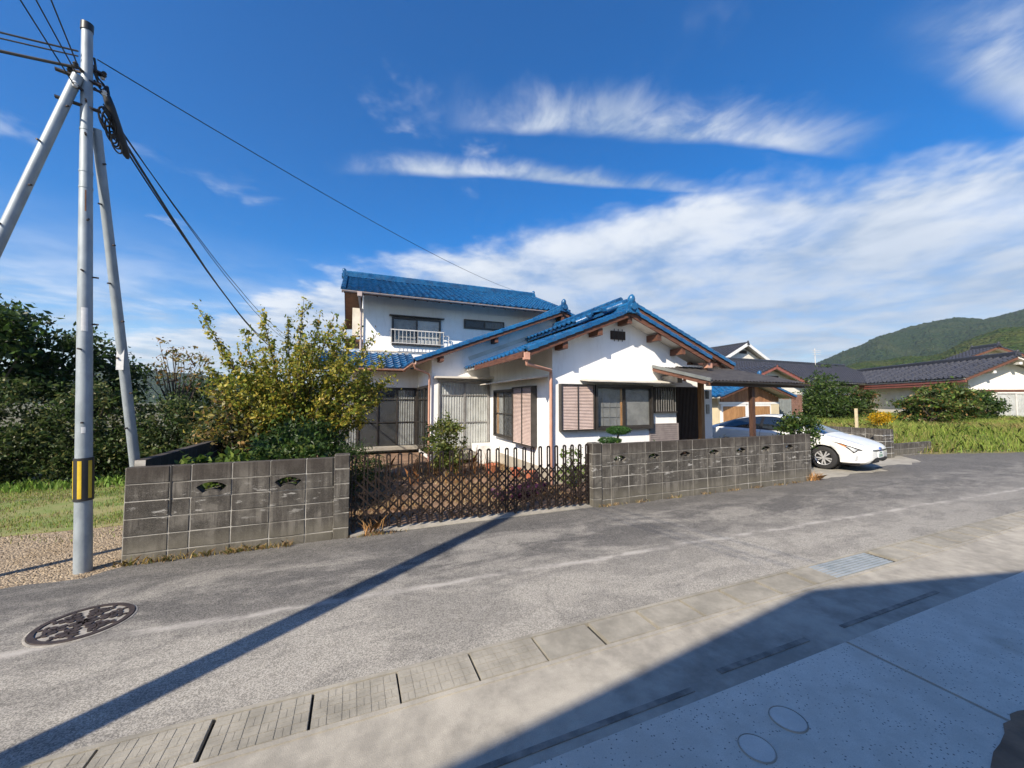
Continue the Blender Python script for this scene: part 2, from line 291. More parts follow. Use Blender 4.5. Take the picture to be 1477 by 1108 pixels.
def leafmat(name, rough=0.5, trans=0.38):
    m, t, p, o, pos = newmat(name)
    a = t.new('ShaderNodeAttribute'); a.attribute_name = 'col'
    t.put(p.inputs['Base Color'], a.outputs[0]); p.inputs['Roughness'].default_value = rough; p.inputs['Specular IOR Level'].default_value = 0.35
    tr = t.new('ShaderNodeBsdfTranslucent'); t.put(tr.inputs[0], a.outputs[0])
    mx = t.new('ShaderNodeMixShader'); mx.inputs[0].default_value = trans
    t.l.new(p.outputs[0], mx.inputs[1]); t.l.new(tr.outputs[0], mx.inputs[2]); t.l.new(mx.outputs[0], o.inputs[0])
leafmat('leaf', 0.45, 0.45); leafmat('blade', 0.7, 0.25)
def hillmat(name, c1, c2, c3, sc):
    m, t, p, o, pos = newmat(name)
    v = t.voro(pos, sc, 'F1', 1); vd = t.voro(pos, sc, 'F1', 0); n = t.noise(pos, sc*0.09, 6, 0.65); vr = t.xyz(v)
    c = t.mix(vr[0], c1, c2); c = t.mix(t.step(n, 0.45, 0.62), c, c3)
    sl = t.m('MULTIPLY', t.step(t.noise(t.scale(pos, (1, 1, 0.5)), sc*0.05, 3, 0.5), 0.72, 0.76), 0.6); c = t.mix(sl, c, (0.30, 0.24, 0.19))
    t.put(p.inputs['Base Color'], c); p.inputs['Roughness'].default_value = 0.95; p.inputs['Specular IOR Level'].default_value = 0.1
    t.put(p.inputs['Normal'], t.bump(t.m('SUBTRACT', 1.0, vd), 1.0, 0.9/sc))
hillmat('mountain_wood', (0.016, 0.034, 0.016), (0.034, 0.056, 0.024), (0.040, 0.056, 0.026), 0.16)
hillmat('hill_wood', (0.018, 0.040, 0.010), (0.048, 0.070, 0.018), (0.055, 0.066, 0.02), 0.30)
# ------------------------------------------------------------------ helpers: mesh builder, things and parts
WM = {}                                                     # world matrix of every object made here
class MB:
    def __init__(s): s.v = []; s.f = []
    def add(s, vs, fs):
        b = len(s.v); s.v += [tuple(v) for v in vs]; s.f += [tuple(i+b for i in f) for f in fs]; return s
    def box(s, x0, x1, y0, y1, z0, z1):
        return s.add([(x0,y0,z0),(x1,y0,z0),(x1,y1,z0),(x0,y1,z0),(x0,y0,z1),(x1,y0,z1),(x1,y1,z1),(x0,y1,z1)],
                     [(3,2,1,0),(4,5,6,7),(0,1,5,4),(1,2,6,5),(2,3,7,6),(3,0,4,7)])
    def obox(s, o, u, v, w, a, b, c):
        """box from corner o along unit axes u,v,w with lengths a,b,c"""
        o, u, v, w = Vector(o), Vector(u)*a, Vector(v)*b, Vector(w)*c
        return s.add([o,o+u,o+u+v,o+v,o+w,o+u+w,o+u+v+w,o+v+w],[(3,2,1,0),(4,5,6,7),(0,1,5,4),(1,2,6,5),(2,3,7,6),(3,0,4,7)])
    def bar(s, p, q, w, h, up=(0,0,1)):
        p, q = Vector(p), Vector(q); d = (q-p); L = d.length; d.normalize()
        a = d.cross(Vector(up)).normalized(); b = a.cross(d)
        return s.obox(p-a*w/2-b*h/2, d, a, b, L, w, h)
    def tube(s, pts, rad, n=8, cap=True):
        pts = [Vector(p) for p in pts]; rs = rad if isinstance(rad, (list, tuple)) else [rad]*len(pts)
        vs = []; up = Vector((0,0,1)); pa = None
        for i, p in enumerate(pts):
            d = (pts[min(i+1,len(pts)-1)]-pts[max(i-1,0)]).normalized()
            if pa is None: a = d.cross(up if abs(d.z) < 0.95 else Vector((1,0,0))).normalized()
            else: a = (pa-d*pa.dot(d)).normalized()
            pa = a; b = d.cross(a)
            for k in range(n):
                t = 2*math.pi*k/n; vs.append(p+(a*math.cos(t)+b*math.sin(t))*rs[i])
        fs = []
        for i in range(len(pts)-1):
            for k in range(n):
                fs.append((i*n+k, i*n+(k+1)%n, (i+1)*n+(k+1)%n, (i+1)*n+k))
        if cap: fs.append(tuple(range(n-1,-1,-1))); m = (len(pts)-1)*n; fs.append(tuple(range(m, m+n)))
        return s.add(vs, fs)
    def prism(s, poly, off):
        """planar polygon (3-D points) extruded by the vector off"""
        n = len(poly); off = Vector(off); P = [Vector(p) for p in poly]
        return s.add(P+[p+off for p in P], [tuple(range(n-1,-1,-1)), tuple(range(n, 2*n))]+[(i,(i+1)%n,n+(i+1)%n,n+i) for i in range(n)])
    def lathe(s, prof, n=24, c=(0,0,0)):
        """profile of (radius, z) turned about z"""
        vs = []; fs = []; m = len(prof)
        for k in range(n):
            t = 2*math.pi*k/n
            for r, z in prof: vs.append((c[0]+r*math.cos(t), c[1]+r*math.sin(t), c[2]+z))
        for k in range(n):
            for i in range(m-1): fs.append((k*m+i, ((k+1)%n)*m+i, ((k+1)%n)*m+i+1, k*m+i+1))
        return s.add(vs, fs)
    def mesh(s, name, mat=None, smooth=False):
        me = bpy.data.meshes.new(name); me.from_pydata(s.v, [], s.f); me.update()
        bm = bmesh.new(); bm.from_mesh(me); bmesh.ops.recalc_face_normals(bm, faces=bm.faces); bm.to_mesh(me); bm.free()
        if mat: me.materials.append(MATS[mat])
        if smooth:
            me.polygons.foreach_set('use_smooth', [True]*len(me.polygons))
            try: me.set_sharp_from_angle(angle=R(40))
            except Exception: pass
        return me
    def build(s, name, mat, parent=None, smooth=False): return link(name, s.mesh(name, mat, smooth), parent)
def link(name, data, parent=None, mw=None):
    o = bpy.data.objects.new(name, data); COL.objects.link(o); mw = mw or Matrix.Identity(4); o.matrix_basis = mw; WM[o] = mw
    if parent is not None: o.parent = parent; o.matrix_parent_inverse = WM[parent].inverted()
    return o
def tag(o, label=None, cat=None, group=None, kind=None):
    if label: o['label'] = label
    if cat: o['category'] = cat
    if group: o['group'] = group
    if kind: o['kind'] = kind
    return o
def thing(name, label, cat, loc=(0,0,0), group=None):
    return tag(link(name, None, None, Matrix.Translation(loc)), label, cat, group)
def struct(name, mb, mat, parent=None, smooth=False):
    o = mb.build(name, mat, parent, smooth)
    if parent is None: o['kind'] = 'structure'
    return o
def basis(o, u, v, w):
    m = Matrix((Vector(u).to_4d(), Vector(v).to_4d(), Vector(w).to_4d(), Vector(o).to_4d())).transposed()
    m[3] = (0,0,0,1); return m
def bevel(me, w, seg=1):
    bm = bmesh.new(); bm.from_mesh(me); bmesh.ops.bevel(bm, geom=list(bm.edges), offset=w, segments=seg, affect='EDGES', profile=0.6, clamp_overlap=True); bm.to_mesh(me); bm.free(); return me
def fastmesh(name, V, F, mat, col=None):
    """numpy verts (n,3), faces (m,k) -> mesh; col (n,3) point colour"""
    me = bpy.data.meshes.new(name); n, (m, k) = len(V), F.shape
    me.vertices.add(n); me.vertices.foreach_set('co', np.asarray(V, np.float32).ravel())
    me.loops.add(m*k); me.loops.foreach_set('vertex_index', F.astype(np.int32).ravel())
    me.polygons.add(m); me.polygons.foreach_set('loop_start', np.arange(0, m*k, k, dtype=np.int32))
    me.update(calc_edges=True); me.validate()
    if col is not None:
        a = me.attributes.new('col', 'FLOAT_COLOR', 'POINT'); c = np.ones((n,4), np.float32); c[:,:3] = col; a.data.foreach_set('color', c.ravel())
    me.materials.append(MATS[mat]); return me
# ------------------------------------------------------------------ ground, road, gutter, apron
def sheet(name, poly, z, mat, thick=0.05):
    return struct(name, MB().prism([(x,y,z-thick) for x,y in poly], (0,0,thick)), mat)
struct('ground', MB().add([(-4000,-4000,-0.14),(4000,-4000,-0.14),(4000,4000,-0.14),(-4000,4000,-0.14)],[(0,1,2,3)]), 'land')
def wavy(x0, x1, y, amp, step, seed):
    r = random.Random(seed); n = int((x1-x0)/step); return [(x0+i*(x1-x0)/n, y+r.uniform(-amp,amp)) for i in range(n+1)]
upper = wavy(-60,-2.6,5.56,0.03,0.22,1)+[(-2.5,5.66)]+wavy(-2.3,0,5.80,0.02,0.2,2)+[(0.05,5.84),(3.9,5.84)]+wavy(4.0,10.1,5.78,0.025,0.2,3)+wavy(10.4,13.4,5.9,0.10,0.25,4)+wavy(13.7,16.4,6.25,0.12,0.25,5)+[(16.8,6.6),(17.6,7.4),(18.6,7.75)]+wavy(19.2,24,6.9,0.1,0.4,6)+[(26,5.6),(34,4.6),(60,2.6)]
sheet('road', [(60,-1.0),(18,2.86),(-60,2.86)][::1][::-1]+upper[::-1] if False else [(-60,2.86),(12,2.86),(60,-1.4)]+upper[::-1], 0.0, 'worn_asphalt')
sheet('gravel_verge', [(-14,5.2),(-2.42,5.2),(-2.42,8.3),(-14,8.3)], -0.055, 'gravel')
sheet('lawn_ground', [(-30,7.5),(-2.45,7.9),(-2.45,13.5),(-30,13.5)], -0.045, 'lawn_soil')
sheet('garden_ground', [(-2.44,5.9),(10.0,5.9),(10.0,16.3),(-2.44,16.3)], -0.012, 'soil')
sheet('car_space', [(10.0,5.3),(17.8,5.3),(18.4,8.2),(16.7,12.3),(10.0,12.3)], -0.005, 'lot_concrete')
sheet('gate_threshold', [(-0.02,5.82),(3.92,5.82),(3.92,6.05),(-0.02,6.05)], 0.012, 'old_concrete')
# gutter: near-black fill painting the shade between lids, two kerb strips, the lids
g = struct('gutter', MB().box(-12,40,2.53,2.83,-0.30,-0.030), 'dark_gap')
MB().box(-12,40,2.83,2.862,-0.2,0.003).build('kerb_strip','lid_concrete',g)
MB().box(-12,40,2.485,2.520,-0.2,0.006).build('kerb_strip','old_concrete',g)
def lid_mesh(kind):
    m = MB(); L, W, H = (0.496 if kind == 'weave' else 0.474), 0.292, 0.045
    m.box(0,L,0,W,-H,-0.003)
    if kind == 'weave':                                     # raised basket-weave bricks
        nx, ny = 6, 4; sx, sy = L/nx, W/ny
        for i in range(nx):
            for j in range(ny):
                x, y = i*sx, j*sy; gp = 0.0022
                if (i+j) % 2: m.box(x+gp, x+sx-gp, y+gp, y+sy/2-gp/2, -0.0031, 0.0); m.box(x+gp, x+sx-gp, y+sy/2+gp/2, y+sy-gp, -0.0031, 0.0)
                else: m.box(x+gp, x+sx/2-gp/2, y+gp, y+sy-gp, -0.0031, 0.0); m.box(x+sx/2+gp/2, x+sx-gp, y+gp, y+sy-gp, -0.0031, 0.0)
    else:
        m.box(0.004,L-0.004,0.004,W-0.004,-0.0031,0.0)
    return m.mesh('gutter_lid', 'lid_concrete')
LW, LP = lid_mesh('weave'), lid_mesh('plain')
x = -1.23-0.512*12
i = 0
while x < 32:
    if not 4.70 < x+0.25 < 5.85:
        dz = rnd.uniform(-0.004, 0.004)
        link('gutter_lid', LW if x < 1.2 else LP, g, Matrix.Translation((x+rnd.uniform(0,0.012), 2.534+rnd.uniform(0,.002), dz))@Matrix.Rotation(rnd.uniform(-.004,.004),4,'Z'))
    x += 0.512; i += 1
gr = MB(); gr.box(4.74,5.82,2.535,2.825,-0.04,-0.02)
go = gr.build('steel_grate','grate_blue',g)
for k in range(7):
    MB().box(4.74,5.82,2.537+k*0.0415,2.537+k*0.0415+0.030,-0.02,0.004).build('grate_bar','grate_blue',go)
ap = sheet('kerb_apron', [(-12,1.85),(-12,2.485),(40,2.485),(40,1.85)], 0.0, 'old_concrete', 0.12)
MB().box(-12,2.05,1.915,1.952,-0.1,0.006).build('kerb_strip','dark_strip',ap)
MB().box(2.35,3.30,1.965,2.008,-0.1,0.007).build('kerb_strip','dark_strip',ap)
MB().box(3.75,5.3,1.968,2.004,-0.1,0.006).build('kerb_strip','dark_strip',ap)
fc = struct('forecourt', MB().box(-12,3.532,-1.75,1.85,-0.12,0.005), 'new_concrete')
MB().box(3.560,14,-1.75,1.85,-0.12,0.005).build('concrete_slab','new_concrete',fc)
MB().box(3.532,3.560,-1.75,1.849,-0.12,-0.012).build('expansion_joint','dark_gap',fc)
# damp soil spilled on the slab at the lower right
mb = MB(); n = 40
cx, cy = 3.48, 0.72
mb.add([(cx,cy,0.014)]+[(cx+0.55*(1+0.25*math.sin(3*t+1)+rnd.uniform(-.06,.06))*math.cos(t)*1.15, cy+0.34*(1+0.2*math.sin(2*t)+rnd.uniform(-.08,.08))*math.sin(t), 0.0075) for t in [2*math.pi*i/n for i in range(n)]], [(0,1+i,1+(i+1)%n) for i in range(n)])
tag(mb.build('soil_patch','soil'), kind='structure')
# ------------------------------------------------------------------ covers in the ground
def cover_small(x, y, r, label):
    t = thing('drain_cover', label, 'cover', (x,y,0.005), 'small round covers in the forecourt')
    MB().lathe([(0,0.006),(r*0.93,0.006),(r*0.95,0.003),(r*0.97,0.003)],32,(x,y,0.005)).build('lid','pale_cover',t,True)
    MB().lathe([(r*0.97,0.001),(r*0.97,0.008),(r*1.00,0.007),(r*1.02,0.0)],32,(x,y,0.005)).build('rim','old_concrete',t,True)
cover_small(2.37,1.545,0.095,'round pale cover in the concrete forecourt, nearer the dark joint')
cover_small(2.02,1.485,0.088,'round pale cover in the concrete forecourt, at the bottom edge of the picture')
mx, my = -2.06, 4.43
mh = thing('manhole_cover','round brown iron manhole cover with pale flower pattern, in the asphalt','manhole cover',(mx,my,0.0))
MB().lathe([(0.3102,-0.02),(0.3102,0.006),(0.3177,0.006),(0.3243,0.003),(0.3271,-0.02)],56,(mx,my,0)).build('frame','manhole_sand',mh,True)
MB().lathe([(0.2679,0.0),(0.2679,0.013),(0.3055,0.013),(0.3093,0.0)],56,(mx,my,0)).build('ring','iron_brown',mh,True)
MB().lathe([(0,0.005),(0.2688,0.005)],56,(mx,my,0)).build('plate','manhole_sand',mh,True)
r0 = random.Random(3)
def flower(cx, cy, r, a0, k=5):
    m = MB()
    for i in range(k):
        a = a0+2*math.pi*i/k; px, py = cx+r*0.55*math.cos(a), cy+r*0.55*math.sin(a)
        pts = [(px+r*0.42*math.cos(b)*(1.15 if abs(math.cos(b-a))>.7 else .82), py+r*0.42*math.sin(b)*(1.15 if abs(math.cos(b-a))>.7 else .82), 0.005) for b in [2*math.pi*j/9 for j in range(9)]]
        m.prism(pts, (0,0,0.008))
    return m
flower(mx,my,0.088,0.3,6).build('petals','iron_brown',mh)
for i in range(6):
    a = i*math.pi/3+0.4; flower(mx+0.155*math.cos(a), my+0.155*math.sin(a), 0.072, a, 5).build('petals','iron_brown',mh)
for i in range(12):
    a = i*math.pi/6+0.15; flower(mx+0.229*math.cos(a), my+0.229*math.sin(a), 0.038, a, 3).build('petals','iron_brown',mh)
# ------------------------------------------------------------------ hills
def terrain(name, pts, r0, r1, mat, amp, seed, na=420, nr=60, base=-0.5):
    A = np.array([p[0] for p in pts]); E = np.array([p[1] for p in pts]); g_ = np.random.default_rng(seed)
    az = np.linspace(A[0], A[-1], na); rr = np.linspace(r0, r1, nr); pk = 0.62
    AZ, RR = np.meshgrid(np.radians(az), rr, indexing='ij'); el = np.interp(az, A, E)[:,None]
    t = (RR-r0)/(r1-r0); prof = np.where(t < pk, np.sin(np.clip(t/pk,0,1)*np.pi/2)**1.15, np.cos(np.clip((t-pk)/(1-pk),0,1)*np.pi/2))
    Z = np.tan(np.radians(el))*(r0+pk*(r1-r0))*prof
    for f, a in ((9,1.0),(23,0.6),(61,0.3)):                 # spurs and gullies
        ph = g_.uniform(0,6.28,3); Z = Z+amp*a*np.sin(f*AZ*1.7+ph[0]+2.5*np.sin(3*t+ph[1]))*np.sin(t*np.pi*min(f/8,3)+ph[2])*prof*(1-np.exp(-((t-pk)/0.18)**2))
    Z = Z+g_.normal(0,amp*0.06,Z.shape)*(prof>0.05)
    V = np.stack([RR*np.sin(AZ), RR*np.cos(AZ), Z+base], -1).reshape(-1,3)
    i, j = np.meshgrid(np.arange(na-1), np.arange(nr-1), indexing='ij'); b = (i*nr+j).ravel()
    F = np.stack([b, b+1, b+nr+1, b+nr], -1)
    me = fastmesh(name, V, F, mat); me.polygons.foreach_set('use_smooth',[True]*len(me.polygons))
    o = link(name, me); o['kind'] = 'structure'; return o
terrain('mountain', [(40,0.4),(52,2.0),(58.9,3.2),(61.8,4.3),(64.5,5.3),(66.6,6.5),(68.9,7.2),(70.1,7.65),(71.7,7.9),(73.4,7.65),(74.6,7.85),(75.7,8.0),(80,8.6),(86,9.2),(94,8.0),(105,6.0),(120,3)], 700, 2300, 'mountain_wood', 26, 4, 620, 110)
terrain('hill', [(54,0.4),(60,3.4),(64,4.2),(67.8,4.5),(70.7,4.85),(72.5,6.0),(74.2,6.6),(75.6,6.6),(80,6.9),(88,5.6),(98,3.2),(110,1)], 330, 760, 'hill_wood', 6, 9, 620, 90)
terrain('far_hill', [(-75,2.0),(-50,3.2),(-35,2.6),(-22,3.4),(-5,2.4),(12,3.0),(30,2.2),(44,1.0)], 900, 1900, 'mountain_wood', 12, 21, 400, 50)
# grass bank on the right, raised about half a metre
def bank_h(x, y):
    e = 6.9-(x-19.2)*0.30 if x < 26 else 4.9-(x-26)*0.09
    e = max(e, 8.3-(x-16.8)*1.0) if x < 19.2 else e
    t = min(max((y-e)/2.2,0),1); t2 = min(max((x-16.75)/0.25,0),1)
    return (0.62*t*t*(3-2*t)+0.012*max(min(y,40)-e,0))*t2
bx = np.concatenate([np.linspace(16.75,34,50), np.linspace(35,90,26)]); by = np.concatenate([np.linspace(2,16,48), np.linspace(17,60,22)])
V = np.array([(x,y,bank_h(x,y)-0.03+rnd.uniform(-.02,.02)) for x in bx for y in by]); nb = len(by)
i, j = np.meshgrid(np.arange(len(bx)-1), np.arange(nb-1), indexing='ij'); b = (i*nb+j).ravel()
o = link('grass_bank', fastmesh('grass_bank', V, np.stack([b,b+nb,b+nb+1,b+1],-1), 'bank_soil')); o['kind'] = 'structure'
# ------------------------------------------------------------------ block walls
def block_mesh(w, h, dpt=0.115):
    return bevel(MB().box(0,w,0,dpt,0,h).mesh('block','concrete_block'), 0.006)
def fan_block(w, h, fw, fh, dpt=0.115, name='fan_block'):
    """block pierced by a fan-shaped opening"""
    n = 10; cx = w/2; zc = h*0.18; out = []
    a0, a1 = R(132), R(48); ro = fw/(2*math.cos(a1)); ri = ro*0.56; sx = 1.0; zc = h*0.5+fh*0.5-ro+0.01
    arc = [(cx+sx*ro*math.cos(a0+(a1-a0)*i/n), zc+ro*math.sin(a0+(a1-a0)*i/n)) for i in range(n+1)]
    arc += [(cx+sx*ri*math.cos(a1+(a0-a1)*i/n), zc+ri*math.sin(a1+(a0-a1)*i/n)) for i in range(n+1)]
    from mathutils.geometry import tessellate_polygon
    m = MB(); N = len(arc); rect = [(0,0),(w,0),(w,h),(0,h)]; A = rect+arc; M = len(A)
    tri = tessellate_polygon([[Vector((x,z,0)) for x,z in rect],[Vector((x,z,0)) for x,z in arc]])
    vs = [(x,0,z) for x,z in A]+[(x,dpt,z) for x,z in A]
    fs = [tuple(t_) for t_ in tri]+[tuple(i+M for i in reversed(t_)) for t_ in tri]
    fs += [(i,(i+1)%4,M+(i+1)%4,M+i) for i in range(4)]+[(4+i,4+(i+1)%N,M+4+(i+1)%N,M+4+i) for i in range(N)]
    m.add(vs, fs)
    return m.mesh(name,'concrete_block'), arc
def fan_ornament(arc, seed, dpt=0.115):
    """a cast pine-and-crane like figure left standing inside the fan opening"""
    r = random.Random(seed); xs = [p[0] for p in arc]; zs = [p[1] for p in arc]; x0, x1, z0, z1 = min(xs), max(xs), min(zs), max(zs); m = MB()
    for k in range(2):
        cx = x0+(x1-x0)*(0.34+0.30*k)+r.uniform(-.01,.01); cz = z0+(z1-z0)*(0.40+r.uniform(-.06,.10)); rx, rz = r.uniform(.010,.018), r.uniform(.008,.013)
        m.prism([(cx+rx*math.cos(a),0.055,cz+rz*math.sin(a)) for a in [2*math.pi*i/8 for i in range(8)]], (0,0.03,0))
    m.bar((x0+0.25*(x1-x0),0.06,z0+0.22*(z1-z0)),(x0+0.78*(x1-x0),0.06,z0+0.5*(z1-z0)),0.05,0.007)
    return m.mesh('ornament','concrete_block')
FAN_S, ARC_S = fan_block(0.388,0.190,0.285,0.130)
FAN_L, ARC_L = fan_block(0.388,0.190,0.300,0.130)
def block_wall(t, x0, widths, zt, rows, y, fans, fan, arc, foot, axis='x', dpt=0.115, skip=()):
    """courses of blocks stacked from the top down; joints are the recessed mortar core behind"""
    cache = {}; tot = sum(widths)
    core = MB()
    if axis == 'x': core.box(x0+0.003, x0+tot-0.003, y+0.006, y+dpt-0.006, foot-0.1, zt-0.008)
    else: core.box(y+0.006, y+dpt-0.006, x0+0.003, x0+tot-0.003, foot-0.1, zt-0.008)
    if not fans: core.build('mortar','mortar',t)
    else:                                                   # the core is interrupted where the fan blocks are pierced
        core = MB(); xa = x0
        for ci, w in enumerate(widths):
            for ri in range(rows+1):
                z1 = zt-0.2*ri; z0 = max(z1-0.2, foot-0.1)
                if (ri, ci) in fans:
                    core.box(xa-0.004, xa+0.006, y+0.006, y+dpt-0.006, z0, z1); core.box(xa+w-0.006, xa+w+0.004, y+0.007, y+dpt-0.007, z0, z1)
                    core.box(xa, xa+w, y+0.008, y+dpt-0.008, z0, z0+0.012); core.box(xa, xa+w, y+0.008, y+dpt-0.008, z1-0.006, z1+0.006)
                else: core.box(xa-0.0002*ri, xa+w, y+0.006, y+dpt-0.006, z0, z1-(0.008 if ri == 0 else 0))
            xa += w
        core.build('mortar','mortar',t)
    xa = x0
    for ci, w in enumerate(widths):
        for ri in range(rows+1):
            z1 = zt-0.2*ri; z0 = z1-0.2
            if ri == rows: z0 = foot-0.08
            if z1-z0 < 0.03 or (ri, ci) in skip: continue
            jz = rnd.uniform(-.0015,.0015); jd = rnd.uniform(-.0025,.0025)
            mw = Matrix.Translation((xa+0.005+jz, y+jd, z0+0.005)) if axis == 'x' else Matrix.Translation((y+dpt+jd, xa+0.005, z0+0.005))@Matrix.Rotation(R(90),4,'Z')
            if (ri, ci) in fans:
                b = link('fan_block', fan, t, mw@Matrix.Diagonal(((w-0.010)/0.388,1,1,1)))
                link('ornament', fan_ornament(arc, ci+17), b, mw@Matrix.Diagonal(((w-0.010)/0.388,1,1,1)))
                continue
            k = (round(w,3), round(z1-z0,3))
            if k not in cache: cache[k] = block_mesh(w-0.010, z1-z0-0.010, dpt)
            link('block', cache[k], t, mw)
        xa += w
def pillar(t, x0, y0, w, zt, rows, foot):
    MB().box(x0+0.006,x0+w-0.006,y0+0.006,y0+w-0.006,foot-0.1,zt-0.01).build('mortar','mortar',t)
    for ri in range(rows+1):
        z1 = zt-0.2*ri; z0 = z1-0.2 if ri < rows else foot-0.08
        if z1-z0 < 0.03: continue
        me = bevel(MB().box(0,w,0,w,0,z1-z0-0.010).mesh('block','concrete_block'),0.008 if ri else 0.014)
        link('block', me, t, Matrix.Translation((x0+rnd.uniform(-.002,.002), y0, z0+0.005)))
WY = 5.87
wl = thing('block_wall','weathered grey concrete block wall between the utility pole and the folding gate','wall',(-1.2,WY,0))
WLw = [0.415,0.205]+[0.415]*3+[0.34]
block_wall(wl, -2.44, WLw, 1.09, 5, WY, {(1,2),(1,4)}, FAN_L, ARC_L, 0.0, skip=())
MB().box(-2.022,-2.006,WY-0.004,WY-0.0005,0.50,1.088).build('groove','dark_gap',wl)
MB().box(-0.262,-0.246,WY-0.004,WY-0.0005,0.71,1.088).build('groove','dark_gap',wl)
pillar(wl, -0.235, WY-0.03, 0.20, 1.13, 5, 0.0)
# side return of the same wall, darker coping, running back from the left end
wr = thing('side_wall','low dark block wall running back from behind the left end of the front wall','wall',(-2.4,8,0))
block_wall(wr, WY+0.13, [0.4]*12, 1.16, 5, -2.42, (), None, None, -0.05, axis='y')
wR = thing('block_wall','long grey block wall with a row of seven fan openings, right of the folding gate','wall',(7,WY,0))
W2 = [0.19]+[0.4]*14+[0.19]
block_wall(wR, 4.17, W2, 1.09, 5, WY, {(1,1),(1,3),(1,5),(1,7),(1,9),(1,11),(1,13)}, FAN_S, ARC_S, 0.0)
pillar(wR, 3.95, WY-0.02, 0.20, 1.12, 5, 0.0)
MB().box(4.156,4.166,WY-0.002,WY+0.1,0.1,1.085).build('groove','dark_gap',wR)
# boundary wall of the parking space, with a pillar towards the road
wp = thing('boundary_wall','low block wall with a square white-jointed pillar beside the white car','wall',(16.6,8,0))
block_wall(wp, 7.42, [0.4]*11, 0.95, 4, 16.55, (), None, None, 0.0, axis='y')
MB().box(16.16,16.78,7.16,7.40,-0.1,0.93).build('mortar','white_paint',wp)
for ri in range(5):
    for ci in range(3):
        w = (0.13,0.32,0.17)[ci]; xx = 16.15+(0,0.14,0.47)[ci]
        z1 = 0.95-0.2*ri; z0 = max(z1-0.2, -0.06)
        me = bevel(MB().box(0,w-0.012,0,0.26,0,z1-z0-0.012).mesh('block','concrete_block'),0.006); link('block', me, wp, Matrix.Translation((xx,7.15,z0+0.006)))
wq = thing('kerb_wall','very low block wall at the edge of the grass, right of the pillar','wall',(18,7.4,0))
block_wall(wq, 16.82, [0.4]*7, 0.42, 2, 7.30, (), None, None, 0.0)
st = thing('stake','pale wooden stake standing behind the block pillar','stake',(16.9,8.2,0.4)); 
MB().box(16.88,16.95,8.2,8.27,0.0,1.62).build('post','stake_wood',st)
# ------------------------------------------------------------------ folding gate
gt = thing('folding_gate','dark brown metal accordion gate drawn across the gateway between the block walls','gate',(1.95,5.95,0))
GX0, GX1, NU, GY = 0.02, 3.90, 25, 5.95
pitch = (GX1-GX0)/NU
up = MB(); hw = 0.023
for s in (-1,1): up.box(s*hw-0.008, s*hw+0.008, -0.014, 0.014, 0.0, 1.02)
arc = [(hw*math.cos(a), hw*math.sin(a)) for a in [math.pi*i/8 for i in range(9)]]
for a, b in zip(arc, arc[1:]):
    up.bar((a[0],0,1.02+a[1]),(b[0],0,1.02+b[1]),0.028,0.016,up=(0,1,0.001))
UPM = up.mesh('upright','gate_brown')
wheel = MB().lathe([(0,-0.012),(0.028,-0.012),(0.032,0),(0.028,0.012),(0,0.012)],14).mesh('caster','black_plastic',True)
for i in range(NU+1):
    x = GX0+i*pitch
    u = link('upright', UPM, gt, Matrix.Translation((x,GY+rnd.uniform(-.002,.002),0.045))@Matrix.Rotation(rnd.uniform(-.006,.006),4,'Y'))
    if i % 4 == 0: link('caster', wheel, u, Matrix.Translation((x,GY,0.044))@Matrix.Rotation(R(90),4,'X'))
Z0, Z1 = 0.13, 0.79; span = Z1-Z0
for s in (1,-1):
    for i in range(-5, NU+6):
        xa = GX0+i*pitch; xb = xa+s*span; za, zb = Z0, Z1
        a, b = sorted(((xa,za),(xb,zb)))
        def clip(a, b):
            (ax,az),(bx_,bz) = a, b
            if bx_ <= GX0+0.01 or ax >= GX1-0.01: return None
            if ax < GX0: az += (GX0-ax)*(bz-az)/(bx_-ax); ax = GX0
            if bx_ > GX1: bz += (GX1-bx_)*(bz-az)/(bx_-ax); bx_ = GX1
            return (ax,az),(bx_,bz)
        c = clip(a, b)
        if not c or c[1][0]-c[0][0] < 0.05: continue
        MB().bar((c[0][0],GY+s*0.018,c[0][1]),(c[1][0],GY+s*0.018,c[1][1]),0.007,0.025,up=(0,0,1)).build('lattice_bar','gate_brown',gt)
# ------------------------------------------------------------------ utility pole with two struts
PB = Vector((-2.79,5.93,-0.06)); PT = Vector((-3.00,5.93,6.28))
def lerp(a, b, t): return Vector(a)+(Vector(b)-Vector(a))*t
up_ = thing('utility_pole','grey steel utility pole with yellow and black sleeve, propped by two slanting struts','utility pole',PB)
def pz(z): return lerp(PB, PT, (z-PB.z)/(PT.z-PB.z))
def prad(z): return 0.077-0.029*(z/6.3)
MB().tube([PB, pz(2), pz(4), PT], [prad(0),prad(2),prad(4),prad(6.3)], 28).build('shaft','galvanised',up_,True)
MB().tube([PT-Vector((0,0,0.05)), PT+Vector((0,0,0.04))], 0.056, 24).build('cap','black_plastic',up_,True)
sl = MB().tube([pz(0.74), pz(1.22)], 0.083, 28).build('hazard_sleeve','black_plastic',up_,True)
for k in range(6):                                          # yellow bars round the sleeve
    a0 = 2*math.pi*k/6-1.75; m = MB(); vs = []
    for zz in (0.77,1.19):
        c = pz(zz)
        for j in range(4):
            a = a0+0.42*j/3; vs.append((c.x+0.0848*math.cos(a), c.y+0.0848*math.sin(a), c.z))
    m.add(vs, [(j,j+1,5+j,4+j) for j in range(3)]); m.build('stripe','hazard_yellow',sl)
def around(z0, z1, a0, a1, name, mat, parent, off=0.003):
    m = MB(); vs = []
    for zz in (z0,z1):
        c = pz(zz)
        for j in range(5):
            a = a0+(a1-a0)*j/4; r = prad(zz)+off; vs.append((c.x+r*math.cos(a), c.y+r*math.sin(a), c.z))
    m.add(vs, [(j,j+1,6+j,5+j) for j in range(4)]); return m.build(name, mat, parent)
